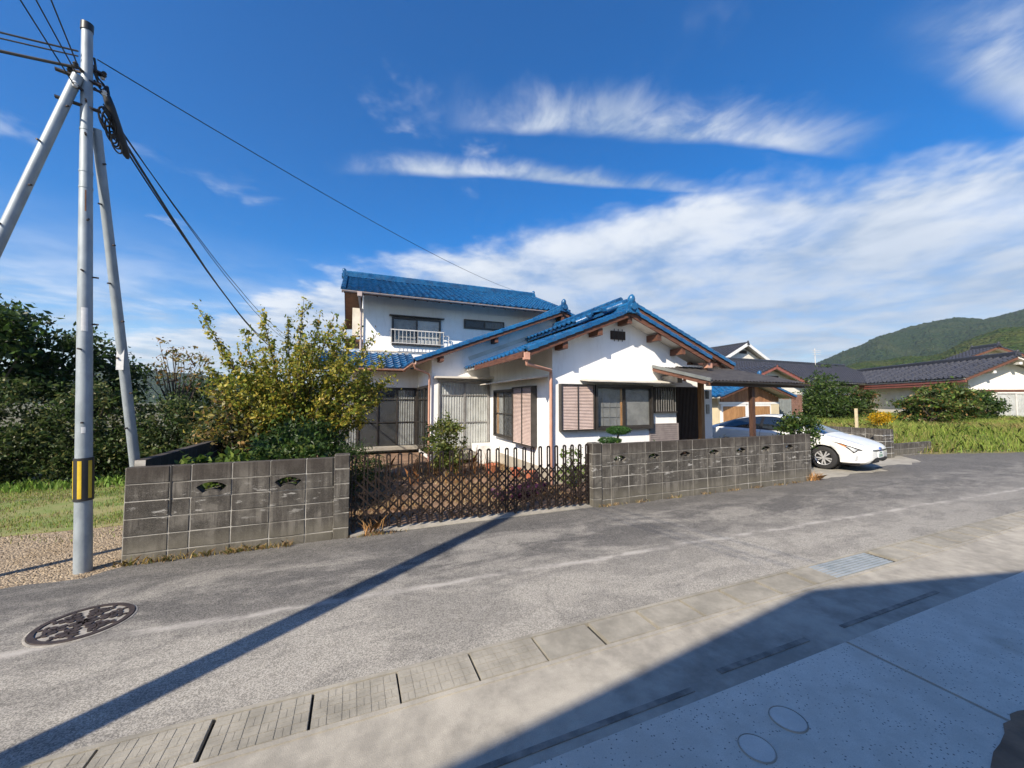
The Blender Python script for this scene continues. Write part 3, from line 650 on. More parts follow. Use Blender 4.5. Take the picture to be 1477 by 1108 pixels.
around(2.66,2.93,-1.6,-0.75,'number_plate','label_white',up_); around(1.50,1.57,-1.45,-0.95,'tag_plate','label_white',up_)
for z in (5.02,4.52,4.33): MB().tube([pz(z), pz(z+0.02)], prad(z)+0.004, 24).build('band','galvanised',up_,True)
around(4.05,4.30,-1.25,-1.05,'rust_stain','rust',up_,0.001)
for z, a in ((5.35,-1.2),(4.95,-1.2),(3.95,-0.9),(3.35,-1.4),(3.30,0.1),(2.75,0.05),(2.45,-1.6),(1.62,-1.3)):
    c = pz(z); dv = Vector((math.cos(a),math.sin(a),0)); MB().tube([c+dv*prad(z)*0.9, c+dv*(prad(z)+0.05)],0.010,8).build('step_bolt','iron_brown',up_,True)
def strut(top, foot, r0, r1, seed):
    s = MB().tube([top, lerp(top,foot,.5), foot],[r0,(r0+r1)/2,r1],22).build('strut','galvanised',up_,True)
    r = random.Random(seed); d_ = (Vector(foot)-Vector(top)).normalized()
    for k in range(9):
        c = lerp(top, foot, 0.07+k*0.085); a = -1.9 if k % 2 else -0.6
        dv = Vector((math.cos(a),math.sin(a),0)); dv = (dv-d_*dv.dot(d_)).normalized(); rr = r0+(r1-r0)*(0.07+k*.085)
        MB().tube([c+dv*rr*0.8, c+dv*(rr+0.035)],0.011,8).build('step_bolt','iron_brown',s,True)
    return s
SL0, SL1 = Vector((-3.02,5.86,5.62)), Vector((-4.42,5.62,-0.2))
strut(SL0, SL1, 0.048, 0.062, 5)
s2 = strut((-2.92,6.03,5.12), (-2.73,7.20,-0.3), 0.046, 0.060, 6)
c = lerp((-2.92,6.03,5.12),(-2.73,7.20,-0.3),0.50); MB().box(c.x-0.04,c.x+0.035,c.y-0.066,c.y-0.057,c.z-0.14,c.z+0.14).build('tag_plate','label_white',s2)
for z in (5.62,5.30): MB().bar(pz(z)-Vector((0.22,0.10,0)), pz(z)+Vector((0.12,0.02,0)), 0.05, 0.018).build('bracket','iron_brown',up_)
for k in range(7):                                          # insulators, clamps and anchors round the pole head
    a = rnd.uniform(0,6.28); z = rnd.uniform(5.35,5.95); c = pz(z); dv = Vector((math.cos(a),math.sin(a)*0.6,0)).normalized()
    q0 = c+dv*prad(z); q1 = c+dv*(prad(z)+0.09)
    MB().bar(q0, q1, 0.022, 0.022).build('clamp_arm','iron_brown',up_)
    MB().lathe([(0,-0.03),(0.018,-0.03),(0.026,-0.012),(0.014,0),(0.026,0.012),(0.018,0.03),(0,0.03)],12,q1).build('insulator','label_white' if k % 2 else 'black_plastic',up_,True)
# ------------------------------------------------------------------ overhead cables
BP = Vector((-4.0,1.10,0.0))                               # pole on the near side of the road, out of the picture; its shadow crosses the road
def cable(pts2, sag, rad, label, n=26, parent=None, name='overhead_cable', grp='overhead cables', twist=0.0):
    a, b = Vector(pts2[0]), Vector(pts2[1]); P = []
    for i in range(n+1):
        t = i/n; p = a.lerp(b,t); p.z -= 4*sag*t*(1-t)
        if twist: p += Vector((math.cos(i*2.1),math.sin(i*2.1),math.sin(i*1.3)))*twist
        P.append(p)
    return tag(MB().tube(P, rad, 6).build(name,'cable_black',None,True), label, 'cable', grp)
cable((pz(5.92)+Vector((0.09,0,0)), (7.85,18.6,7.75)), 0.28, 0.0065, 'thin black service wire from the pole head to the blue upper roof')
fp = Vector((-4.3,34,6.0))                                  # next pole down the lane, hidden by the trees
for k, (z, dx, sg, r) in enumerate(((5.40,0.0,1.30,.018),(5.32,0.15,1.38,.012),(5.45,0.7,1.10,.008),(5.42,1.1,1.18,.008))):
    cable((pz(z)+Vector((0.10,0.10,0)), fp+Vector((dx,0,0.3*k))), sg, r, ('thick black cable leaving the pole behind the splice case, lowest of the bundle','second black cable of the bundle sloping down behind the pole','thin black wire sloping down behind the pole, third of the bundle','outermost thin black wire sloping down behind the pole')[k], twist=0.004)
for k, (z, e) in enumerate(((5.92,(-14,5.95,6.15)),(5.86,(-14,5.9,5.95)),(5.72,(-14,5.95,5.75)))):
    cable((pz(z)-Vector((0.05,0.06,0)), e), 0.12, (.010,.008,.016)[k], ('black cable running from the pole to the left edge, uppermost','black cable running from the pole to the left edge, middle one','black cable running from the pole to the left edge, lowest')[k], twist=.003)
for k in range(3):
    cable((pz((5.45,5.62,5.74)[k])-Vector((0.05,0.05,0)), ((-2.0,-1.7,6.0),(-1.5,-1.7,5.75),(-0.8,-1.7,5.5))[k]), 0.05, 0.007, ('left one of three wires rising from the pole head to the top edge','middle one of three wires rising from the pole head to the top edge','right one of three wires rising from the pole head to the top edge')[k])
# black splice case hanging from the bundle, with coiled slack cable
c0, c1 = Vector((-2.90,6.12,5.66)), Vector((-2.79,6.42,5.02))
sc = thing('splice_case','black cable splice case with coiled slack, hanging right of the pole head','cable box',c1)
MB().tube([lerp(c0,c1,t) for t in (0,.06,.2,.8,.94,1)],[0.015,0.040,0.048,0.048,0.036,0.015],14).build('case','black_plastic',sc,True)
for k in range(9):
    cc = lerp(c0,c1,0.35+0.05*k)+Vector((-0.055+rnd.uniform(-.02,.02),-0.02+rnd.uniform(-.02,.02),-0.05)); rr = rnd.uniform(.05,.10); dv = (c1-c0).normalized(); av = dv.cross(Vector((0,1,0.2))).normalized(); P = []
    for i in range(19):
        a = 2*math.pi*i/18; P.append(cc+dv*(rr*1.6*math.cos(a))+av*(rr*0.75*math.sin(a)))
    MB().tube(P,0.010,6,False).build('coil','cable_black',sc,True)
for k in range(5):
    P = [pz(5.95-0.09*k)+Vector((0.05,0.03,0)), pz(5.75-.05*k)+Vector((0.07+rnd.uniform(-.02,.04),0.08,0)), c0+Vector((rnd.uniform(-.03,.03),rnd.uniform(-.03,.03),.08)), c0.lerp(c1,0.25)]
    MB().tube(P,0.011,6).build('drop_cable','cable_black',sc,True)
# ------------------------------------------------------------------ roofs
def tile_mesh(name, mat, eave=False):
    """one S-shaped pan tile, 0.265 wide, 0.30 long (0.235 showing), lower edge raised over the next"""
    prof = [(0,0.020),(0.03,0.006),(0.08,-0.008),(0.14,-0.006),(0.185,0.020),(0.225,0.046),(0.258,0.034),(0.268,0.020)]
    m = MB(); n = len(prof); dn = 0.062 if eave else 0.040
    vs = [(x,0,z+0.060) for x,z in prof]+[(x,0.29,z+0.020) for x,z in prof]+[(x,0.002,z+0.060-dn) for x,z in prof]
    fs = [(i,i+1,n+i+1,n+i) for i in range(n-1)]+[(2*n+i,2*n+i+1,i+1,i) for i in range(n-1)]
    m.add(vs, fs)
    me = bpy.data.meshes.new(name); me.from_pydata(m.v,[],m.f); me.update(); me.materials.append(MATS[mat])
    me.polygons.foreach_set('use_smooth',[True]*len(me.polygons)); me.set_sharp_from_angle(angle=R(50)); return me
TB, TBE, TD, TDE = tile_mesh('roof_tile','blue_tile'), tile_mesh('roof_tile','blue_tile',True), tile_mesh('roof_tile','dark_tile'), tile_mesh('roof_tile','dark_tile',True)
def roof_plane(house, c0, u, w, v, L, nparts, mats=('brown_wood','blue_tile'), soff=None, slab=0.06, cap=True, tu=0.265, tv=0.235, scale=1.0, name='roof'):
    """slab with tiles: c0 lower corner (under the boards), u along the eave, v up the slope; the nparts tiles nearest the road are single objects"""
    u, v = Vector(u).normalized(), Vector(v).normalized(); nn = u.cross(v)
    if nn.z < 0: nn = -nn
    c0 = Vector(c0); rf = MB().obox(c0,u,v,nn,w,L,slab).build(name, soff or 'soffit', house)
    flip = u.cross(v).z < 0; tm, te = (TB,TBE) if mats[1] == 'blue_tile' else (TD,TDE)
    tu *= scale; tv *= scale; nc = max(1,round(w/tu)); nr = max(1,int(L/tv)); su, sv = w/nc/0.265, tv/0.235; spots = []
    for r in range(nr):
        for c in range(nc): spots.append((r,c,c0+u*(c*w/nc)+v*(r*tv-0.03)+nn*(slab+0.002)))
    uu = u
    def mat_of(p):
        o = p+u*(w/nc) if flip else p
        j = rnd.uniform(-.006,.006); return basis(o+v*j, (-u if flip else u)*su, (v+nn*rnd.uniform(-.008,.012))*sv, nn*scale)
    spots.sort(key=lambda s: s[2].length)
    for r, c, p in spots[:nparts]: link('roof_tile', te if r == 0 else tm, rf, mat_of(p))
    rest = spots[nparts:]
    if rest:
        src = np.array([vv.co[:] for vv in tm.vertices]); fs = np.array([list(p.vertices) for p in tm.polygons]); n = len(src); VV = []; FF = []
        h = np.c_[src,np.ones(n)]
        for k,(r,c,p) in enumerate(rest): VV.append((h@np.array(mat_of(p)).T)[:,:3]); FF.append(fs+k*n)
        o = link('roof_tiles', fastmesh('roof_tiles', np.concatenate(VV), np.concatenate(FF), mats[1]), rf); o['kind'] = 'stuff'
        o.data.polygons.foreach_set('use_smooth',[True]*len(o.data.polygons)); o.data.set_sharp_from_angle(angle=R(50))
    return rf, nn
def rake(rf, a, b, out, board=0.13, mat='blue_tile', wood='brown_wood', step=0.245, drop=0.0):
    """bargeboard under, and a row of verge tiles along, the sloping edge a->b (a low end); out = direction of the gable"""
    a, b, out = Vector(a), Vector(b), Vector(out); d_ = b-a; L = d_.length; d_.normalize(); nn = out.cross(d_); nn = nn if nn.z > 0 else -nn
    if board: MB().obox(a-nn*(board*0.62),d_,out,nn,L,0.035,board*0.95).build('bargeboard',wood,rf)
    m = MB(); k = 8; vs = []
    prof = [(-0.10,0.055),(-0.09,0.095),(-0.03,0.118),(0.03,0.112),(0.065,0.085),(0.072,0.0),(0.060,0.0)]
    P = len(prof)
    for s,zz in ((0.0,0.016),(0.262,0.0)): vs += [(s,y,z+zz) for y,z in prof]
    m.add(vs,[(i,i+1,P+i+1,P+i) for i in range(P-1)]+[tuple(range(P))])
    key = 'verge_'+mat
    if key not in bpy.data.meshes:
        me = m.mesh(key,mat,True)
    me = bpy.data.meshes[key]
    N = max(1,round(L/step)); sc_ = L/N/step
    for i in range(N): link('verge_tile', me, rf, basis(a+d_*(i*L/N)+nn*0.02, d_*sc_, out, nn))
def ridge(rf, a, b, mat='blue_tile', h=0.16, w=0.2, ends=(True,True), step=0.30, parts=True):
    a, b = Vector(a), Vector(b); d_ = (b-a); L = d_.length; d_.normalize(); s_ = d_.cross(Vector((0,0,1))).normalized(); z = Vector((0,0,1))
    for k in range(3): MB().obox(a-s_*(w/2-0.012*k)+z*(k*h/3),d_,s_,z,L,w-0.024*k,h/3-0.008).build('ridge_course',mat,rf)
    N = max(1,round(L/step)); n = 8; vs = []
    for t in (0,1): vs += [((L/N)*t*1.0, math.cos(math.pi*i/n)*(0.075+0.006*t), math.sin(math.pi*i/n)*(0.07+0.006*t)) for i in range(n+1)]
    me = MB().add(vs,[(i,i+1,n+2+i,n+1+i) for i in range(n)]+[tuple(range(n+1))]).mesh('ridge_cap',mat,True)
    for i in range(N): link('ridge_cap', me, rf, basis(a+d_*(i*L/N)+z*h, d_, s_, z))
    for e, p, q in ((ends[0],a,-d_),(ends[1],b,d_)):
        if not e: continue
        m = MB()                                            # end ornament: flared plate, round boss and a roll on top
        poly = [(-0.17,-0.06),(-0.15,0.10),(-0.12,0.18),(-0.06,0.25),(0.06,0.25),(0.12,0.18),(0.15,0.10),(0.17,-0.06)]
        m.prism([p+s_*x+z*y for x,y in poly], q*0.07)
        m.tube([p+q*0.07+z*0.09,p+q*0.12+z*0.09],[0.085,0.075],14); m.tube([p+q*0.0+z*0.22,p+q*0.02+z*0.30,p+q*0.035+z*0.36,p+q*0.035+z*0.395],[0.085,0.090,0.062,0.02],14)
        for s in (-1,1): m.tube([p+q*0.07+s_*(s*0.12)+z*-0.02,p+q*0.12+s_*(s*0.12)+z*-0.02],[0.05,0.045],10)
        m.build('ridge_end',mat,rf,True)
def gutter(rf, a, b, mat, r=0.055):
    a, b = Vector(a), Vector(b); d_ = (b-a).normalized(); s_ = d_.cross(Vector((0,0,1))).normalized(); n = 8; vs = []
    for p in (a,b):
        vs += [p+s_*(r*math.cos(math.pi+math.pi*i/n))+Vector((0,0,r*math.sin(math.pi+math.pi*i/n))) for i in range(n+1)]
        vs += [p+s_*((r-.006)*math.cos(math.pi+math.pi*i/n))+Vector((0,0,(r-.006)*math.sin(math.pi+math.pi*i/n))) for i in range(n+1)]
    N = n+1; MB().add(vs,[(i,i+1,2*N+i+1,2*N+i) for i in range(n)]+[(N+i,N+i+1,3*N+i+1,3*N+i) for i in range(n)]+[(0,N,3*N,2*N),(n,N+n,3*N+n,2*N+n)]+[(i,i+1,N+i+1,N+i) for i in range(n)]+[(2*N+i,2*N+i+1,3*N+i+1,3*N+i) for i in range(n)]).build('rain_gutter',mat,rf,True)
# ------------------------------------------------------------------ windows
def win(h, o, u, n, w, ht, cols=2, mull=None, rows=(), frame='bronze', fw=0.045, back='curtain', depth=0.10, name='window', backs=None, glass='glass', pleats=True, inner=None, label=None):
    """sliding window standing proud of the wall: o lower corner on the wall face, u along, n outwards"""
    o, u, n = Vector(o), Vector(u), Vector(n); z = Vector((0,0,1)); o = o+n*0.004
    f = MB()
    f.obox(o,u,n,z,fw,depth,ht).obox(o+u*(w-fw),u,n,z,fw,depth,ht).obox(o+u*fw,u,n,z,w-2*fw,depth,fw).obox(o+u*fw+z*(ht-fw),u,n,z,w-2*fw,depth,fw)
    wo_ = f.build(name,frame,h)
    if label: wo_['label'] = label
    iw = w-2*fw; cw = iw/cols
    for c in range(cols):
        s0 = o+u*(fw+c*cw)+n*(depth*0.42+(0.02 if c % 2 else 0.0)); sf = 0.032
        s = MB(); s.obox(s0+z*fw,u,n,z,sf,0.02,ht-2*fw).obox(s0+u*(cw-sf)+z*fw,u,n,z,sf,0.02,ht-2*fw).obox(s0+u*sf+z*fw,u,n,z,cw-2*sf,0.02,sf).obox(s0+u*sf+z*(ht-fw-sf),u,n,z,cw-2*sf,0.02,sf)
        for r in rows: s.obox(s0+u*sf+z*(fw+(ht-2*fw)*r-0.016),u,n,z,cw-2*sf,0.0195,0.032)
        s.build('sash',frame,wo_)
        MB().obox(s0+u*(sf*.5)+z*(fw+sf*.5)+n*0.008,u,n,z,cw-sf,0.004,ht-2*fw-sf).build('pane',glass,wo_)
        b = (backs[c] if backs else back)
        if b:
            m = MB(); N = int(cw/0.013); p0 = s0-n*(depth*0.42-0.026); vs = []
            for i in range(N+1):
                x = i*cw/N; dd = 0.011*math.sin(x*2*math.pi/0.085+0.6*math.sin(x*9)) if (pleats and b != 'room_dark') else 0
                vs += [p0+u*x+n*dd+z*fw, p0+u*x+n*dd+z*(ht-fw)]
            m.add(vs,[(2*i,2*i+2,2*i+3,2*i+1) for i in range(N)]); m.build('curtain' if b != 'room_dark' else 'dark_room',b,wo_,True)
    if inner:                                               # timber-coloured shoji grid behind the glass
        m = MB(); p0 = o+n*0.034
        for i in range(inner[0]+1): m.obox(p0+u*(fw+iw*i/inner[0]-0.006)+z*fw,u,n,z,0.012,0.006,ht-2*fw)
        for j in range(1,inner[1]): m.obox(p0+u*fw+z*(fw+(ht-2*fw)*j/inner[1]-0.005),u,n,z,iw,0.0055,0.010)
        m.build('lattice',inner[2],wo_)
    return wo_
def louvre(h, o, u, n, w, ht, mat, leaves=2, pitch=0.034, name='shutter', depth=0.05, frame='bronze'):
    o, u, n = Vector(o), Vector(u), Vector(n); z = Vector((0,0,1)); fw = 0.03
    f = MB(); f.obox(o,u,n,z,fw,depth,ht).obox(o+u*(w-fw),u,n,z,fw,depth,ht).obox(o+u*fw,u,n,z,w-2*fw,depth,fw).obox(o+u*fw+z*(ht-fw),u,n,z,w-2*fw,depth,fw)
    for l in range(1,leaves): f.obox(o+u*(w*l/leaves-0.010)+z*fw,u,n,z,0.02,depth*0.95,ht-2*fw)
    f.obox(o+u*0.01+z*0.01,u,n,z,w-0.02,0.01,ht-0.02)
    s = f.build(name,frame,h); m = MB(); k = int((ht-2*fw)/pitch)
    for i in range(k):
        zz = fw+i*(ht-2*fw)/k
        m.add([o+u*fw+n*depth*0.85+z*(zz+.003),o+u*(w-fw)+n*depth*0.85+z*(zz+.003),o+u*(w-fw)+n*depth*0.66+z*(zz+pitch*0.9),o+u*fw+n*depth*0.66+z*(zz+pitch*0.9),
               o+u*fw+n*depth*0.45+z*(zz+.003),o+u*(w-fw)+n*depth*0.45+z*(zz+.003)],[(0,1,2,3),(0,4,5,1),(4,3,2,5)])
    b = m.build('louvre_slats',mat,s); b['kind'] = 'stuff'; return s
def hood(h, o, u, n, w, dp, th=0.05, mat='cream_sheet', name='window_hood', fall=0.08):
    o, u, n = Vector(o), Vector(u), Vector(n); z = Vector((0,0,1))
    a = o; poly = [a,a+n*dp-z*fall,a+n*dp-z*(fall-th),a+z*(th+0.02)]
    return MB().prism(poly, u*w).build(name,mat,h)
# ------------------------------------------------------------------ the house
H = thing('house','white rendered house with blue glazed tile roofs and brown bargeboards, behind the gate','house',(5,11,0))
ST = 'white_stucco'; XU, YU = Vector((1,0,0)), Vector((0,1,0)); FR = Vector((0,-1,0)); LF = Vector((-1,0,0))
# front block: gable wall, side wall
def wallpoly(poly, off, name='wall', mat=ST): return MB().prism(poly, off).build(name, mat, H)
wallpoly([(4.2,7.8,0.0),(7.9,7.8,0.0),(7.9,7.8,3.22),(6.1,7.8,3.94),(4.2,7.8,3.18)], (0,0.16,0))
MB().box(4.2,4.36,7.963,12.23,0.0,3.2).build('wall',ST,H)
MB().box(7.74,7.9,7.963,8.6,0.0,3.15).build('wall',ST,H)
wallpoly([(9.82,8.6,0.0),(10.15,8.6,0.0),(10.15,8.6,3.0),(9.82,8.6,3.12)], (0,0.16,0))
wallpoly([(7.903,8.6,2.30),(9.817,8.6,2.30),(9.817,8.6,3.12),(7.903,8.6,3.9)], (0,0.16,0))
MB().box(9.99,10.15,8.763,12.2,0.0,3.0).build('wall',ST,H)
MB().box(4.17,7.93,7.765,7.797,-0.05,0.30).build('foundation','stone',H); MB().box(4.165,4.197,7.8,12.2,-0.05,0.30).build('foundation','stone',H)
# gable roof of the front block, with a slightly higher roof set back over the entrance
sl = 0.40; cs = math.hypot(1,sl)
vl = Vector((1,0,sl))/cs; vr = Vector((-1,0,sl))/cs
rl, nl = roof_plane(H,(3.39,7.40,2.86),(0,1,0),4.81,vl,(6.1-3.39)*cs,14)
rr, nr_ = roof_plane(H,(8.68,7.40,2.912),(0,1,0),0.62,vr,(8.68-6.1)*cs,10)
rake(rl,(3.39,7.40,2.90),(6.09,7.40,2.90+2.70*sl),(0,-1,0)); rake(rr,(8.68,7.40,2.952),(6.12,7.40,2.952+2.56*sl),(0,-1,0))
ridge(rl,(6.1,7.36,4.03),(6.1,8.35,4.03),ends=(True,False))
r2, n2_ = roof_plane(H,(10.36,8.02,2.835),(0,1,0),4.15,vr,(10.36-6.55)*cs,8)
r3, n3_ = roof_plane(H,(5.55,8.02,2.835+3.81*sl-1.0*sl),(0,1,0),4.15,vl,(6.55-5.55)*cs,6,soff='blue_tile')
rake(r2,(10.36,8.02,2.88),(6.57,8.02,2.88+3.79*sl),(0,-1,0)); rake(r3,(5.75,8.02,4.08),(6.53,8.02,4.08+.78*sl),(0,-1,0),board=0)
ridge(r3,(6.55,8.3,4.42),(6.55,12.0,4.42),ends=(False,False))
for k in range(4):                                          # stacked verge rolls stepping up behind the front ridge
    MB().tube([(5.35+0.16*k,8.6-0.18*k,3.93+0.075*k),(5.75+0.13*k,8.25-0.18*k,4.10+0.06*k)],0.075,10).build('ridge_roll','blue_tile',r3,True)
def purlin(x, y, z, l=0.40, sec=(0.12,0.16)): MB().box(x-sec[0]/2,x+sec[0]/2,y-l,y,z-sec[1],z).build('purlin_end','brown_wood',H)
for x, z in ((4.32,3.20),(5.25,3.565),(6.1,3.90),(7.0,3.545),(7.78,3.235)): purlin(x,7.797,z)
for x, z in ((8.6,3.60),(9.9,3.08)): purlin(x,8.597,z,0.5,(0.14,0.18))
MB().box(8.55,9.6,7.92,8.02,2.88,2.96).build('eave_beam','brown_wood',H)
for k in range(9):                                          # rafters over the entrance
    y0 = 8.15+0.42*k; MB().bar((10.28,y0,2.80),(8.3,y0,2.80+1.98*sl),0.05,0.07).build('rafter','brown_wood',H)
gutter(rl,(3.36,7.38,2.90),(3.36,11.0,2.88),'copper_gutter'); MB().box(3.30,3.325,7.40,11.0,2.80,2.93).build('fascia','brown_wood',rl)
MB().box(3.30,3.42,7.33,7.45,2.75,2.90).build('rain_head','copper_gutter',rl)
MB().tube([(3.36,7.39,2.76),(3.38,7.42,2.66),(4.06,7.62,2.56),(4.12,7.72,2.50),(4.12,7.74,0.0)],0.038,12).build('downpipe','copper_gutter',rl,True)
MB().tube([(8.72,7.5,2.90),(8.72,7.55,2.72),(8.65,8.1,2.68),(8.62,8.2,2.45)],0.045,12).build('downpipe','copper_gutter',rr,True)
MB().box(8.63,8.81,7.42,7.56,2.76,2.90).build('rain_head','copper_gutter',rr)
# gable vent
v0 = MB(); v0.box(5.82,6.25,7.765,7.797,3.40,3.61); vent = v0.build('gable_vent','dark_wood',H)
for k in range(6): MB().box(5.84,6.23,7.752,7.764,3.415+k*0.031,3.432+k*0.031).build('vent_slat','dark_wood',vent)
for k in range(3): MB().box(5.90+k*0.12,5.912+k*0.12,7.748,7.764,3.35,3.66).build('vent_bar','bronze',vent)
# windows of the gable wall
louvre(H,(4.36,7.797,1.19),XU,FR,0.90,1.08,'pink_siding',depth=0.13)
win(H,(5.285,7.797,1.19),XU,FR,1.72,1.08,2,frame='bronze',fw=0.06,back='curtain_sheer',depth=0.14,pleats=False,inner=(8,4,'aluminium'),label='wide sliding window with timber inner frame in the gable wall')
for x in (6.06,6.88): MB().box(x,x+0.05,7.748,7.764,1.26,2.20).build('inner_stile','tan_wood',H)
hood(H,(4.92,7.797,2.37),XU,FR,2.42,0.42,0.03,fall=0.05)
sw = win(H,(7.10,7.797,1.58),XU,FR,0.74,0.66,1,fw=0.04,back='room_dark',depth=0.06,glass='glass_grey')
for k in range(9): MB().box(7.15+k*0.078,7.166+k*0.078,7.70,7.715,1.58,2.24).build('window_bar','aluminium',sw)
for zz in (1.58,2.21): MB().box(7.10,7.84,7.695,7.72,zz,zz+0.03).build('window_bar','bronze',sw)
louvre(H,(6.98,7.797,0.55),XU,FR,0.96,0.75,'grey_siding',1,0.05,'siding_panel',0.03,'grey_siding')
# side wall of the front block: window with shutters, long hood
win(H,(4.197,11.50,0.80),(0,-1,0),LF,1.62,1.42,2,fw=0.05,backs=('curtain_sheer','room_dark'),depth=0.12,rows=(0.5,),label='side window with half-open shutters left of the downpipe')
MB().box(4.135,4.15,11.18,11.32,0.86,2.16).build('inner_stile','tan_wood',H)
louvre(H,(4.197,9.86,0.74),(0,-1,0),LF,1.26,1.52,'pink_siding',depth=0.16)
hood(H,(4.197,12.1,2.44),(0,-1,0),LF,4.1,0.42,0.03,fall=0.04)
# entrance: lattice doors, post, step
door = MB().box(7.92,9.81,8.64,8.68,0.12,2.30).build('entrance_door','dark_wood',H)
for k in range(34): MB().box(7.94+k*0.055,7.962+k*0.055,8.615,8.638,0.14,2.28).build('door_slat','dark_wood',door)
MB().box(7.9,9.85,8.0,8.62,-0.02,0.12).build('door_step','stone',H)
MB().box(8.67,8.785,7.68,7.795,-0.02,2.70).build('porch_post','tan_wood',H)
MB().box(9.90,10.02,8.575,8.597,1.50,1.78).build('meter_box','aluminium',H); MB().box(9.88,10.0,8.57,8.597,1.95,2.2).build('meter_box','bronze',H)
# porch canopy: corrugated sheet falling towards the road, two posts
cn = MB().box(7.16,10.26,6.12,6.20,2.22,2.30).build('porch_canopy','dark_wood',H)
sh = MB(); N = 104; vs = []
for i in range(N+1):
    xx = 7.10+3.24*i/N; dz_ = 0.012*math.sin(i*math.pi/1.75)
    vs += [(xx,6.02,2.322+dz_),(xx,8.05,2.322+0.25*2.03+dz_)]
sh.add(vs,[(2*i,2*i+2,2*i+3,2*i+1) for i in range(N)]); sh.build('corrugated_sheet','corrugated',cn)
for k in range(7): MB().bar((7.2+0.5*k,6.12,2.29),(7.2+0.5*k,7.95,2.29+0.25*1.83),0.06,0.06).build('rafter','brown_wood',cn)
for k in range(5): MB().box(7.1,10.33,6.25+0.4*k,6.29+0.4*k,2.322+0.25*(0.23+0.4*k)-0.04,2.322+0.25*(0.23+0.4*k)-0.016).build('batten','brown_wood',cn)
MB().bar((7.09,6.02,2.335),(7.09,7.76,2.77),0.035,0.07).build('flashing','grey_flashing',cn); MB().bar((7.12,6.05,2.26),(7.12,7.76,2.69),0.04,0.10).build('bargeboard','brown_wood',cn)
MB().box(7.40,7.56,7.25,7.797,2.33,2.52).build('bracket','aluminium',cn)
MB().box(8.63,8.725,6.21,6.305,-0.02,2.30).build('post','post_wood',cn)
MB().box(7.05,10.36,6.085,6.115,2.20,2.28).build('eave_beam','dark_wood',cn)
gutter(cn,(7.08,6.0,2.31),(10.36,6.0,2.29),'corrugated',0.045)
# middle block: wall, big window, roof
wallpoly([(2.26,12.23,0.0),(10.0,12.23,0.0),(10.0,12.23,3.72),(6.79,12.23,4.94),(2.26,12.23,3.20)], (0,0.16,0))
MB().box(2.26,2.42,12.393,15.1,2.42,3.35).build('wall',ST,H); MB().box(2.26,2.42,12.393,15.1,0,0.16).build('wall',ST,H); MB().box(2.26,2.42,12.393,12.56,0.163,2.417).build('wall',ST,H)
sb = 0.385; cb = math.hypot(1,sb); vlb = Vector((1,0,sb))/cb; vrb = Vector((-1,0,sb))/cb
rb, nb_ = roof_plane(H,(1.71,11.80,3.02),(0,1,0),4.5,vlb,(6.79-1.71)*cb,16)
rb2, _ = roof_plane(H,(10.2,11.80,3.02+5.08*sb-3.41*sb),(0,1,0),4.5,vrb,(10.2-6.79)*cb,4)
rake(rb,(1.71,11.80,3.06),(6.78,11.80,3.06+5.07*sb),(0,-1,0)); rake(rb2,(10.2,11.80,3.70),(6.81,11.80,3.70+3.39*sb),(0,-1,0))
ridge(rb,(6.79,11.76,5.09),(6.79,16.0,5.09),ends=(True,False))
for x in (2.5,4.3,6.79): purlin(x,12.227,min(3.18+(x-2.2)*sb,4.92)-0.02,0.42)
MB().obox((3.5,12.20,3.22),(0.933,0,0.36),(0,1,0),(-0.36,0,0.933),3.0,0.027,0.13).build('trim_board','cream_sheet',H)
win(H,(2.47,12.227,0.36),XU,FR,1.70,2.18,2,frame='aluminium',fw=0.05,back='curtain',depth=0.09,rows=(0.38,0.80),label='tall sliding window with pale curtains, behind the round bush')
MB().box(2.32,4.197,11.78,12.227,2.60,2.66).build('window_hood','cream_sheet',H)
MB().box(3.55,4.16,11.2,12.1,-0.02,0.52).build('air_plinth','white_paint',H)
gutter(rb,(1.66,11.78,3.04),(1.66,14.4,3.02),'copper_gutter'); MB().tube([(1.66,11.85,3.0),(1.70,11.9,2.88),(2.14,12.08,2.74),(2.18,12.15,2.68),(2.18,12.16,0.0)],0.036,12).build('downpipe','copper_gutter',rb,True)
MB().box(2.3,4.2,11.5,12.1,0.10,0.30).build('step_slab','stone',H)
# left wing with glazed veranda
MB().box(-0.75,2.26,15.1,15.26,2.40,3.25).build('wall',ST,H); MB().box(-0.75,-0.62,15.1,15.26,0,2.397).build('wall',ST,H); MB().box(-0.75,-0.6,15.263,16.1,0,3.3).build('wall',ST,H); MB().box(-0.62,2.26,15.11,15.26,-0.02,0.14).build('wall',ST,H)
MB().box(-0.62,2.26,15.2,15.25,0.14,2.4).build('backing_panel','room_dark',H)
win(H,(-0.60,15.19,0.16),XU,FR,2.84,2.22,4,frame='bronze',fw=0.05,backs=('curtain_sheer','room_dark','room_dark','curtain_sheer'),depth=0.10,rows=(0.42,0.82),label='long row of dark framed veranda windows with curtains, behind the tree')
MB().box(2.30,2.40,12.57,15.08,0.17,2.41).build('backing_panel','room_dark',H)
win(H,(2.295,15.0,0.18),(0,-1,0),LF,2.42,2.2,3,frame='bronze',fw=0.05,back='room_dark',depth=0.09,rows=(0.42,0.82),glass='glass_grey')
MB().box(-0.7,2.2,14.55,15.08,0.12,0.22).build('veranda_ledge','old_concrete',H)
sc_ = 0.46; cc_ = math.hypot(1,sc_); vc = Vector((0,1,sc_))/cc_
rc, _ = roof_plane(H,(-1.25,14.45,3.02),(1,0,0),3.35,vc,1.62*cc_,78)
gutter(rc,(-1.25,14.41,3.04),(1.62,14.41,3.03),'copper_gutter'); MB().box(-1.25,1.7,14.44,14.46,2.95,3.04).build('fascia','brown_wood',rc)
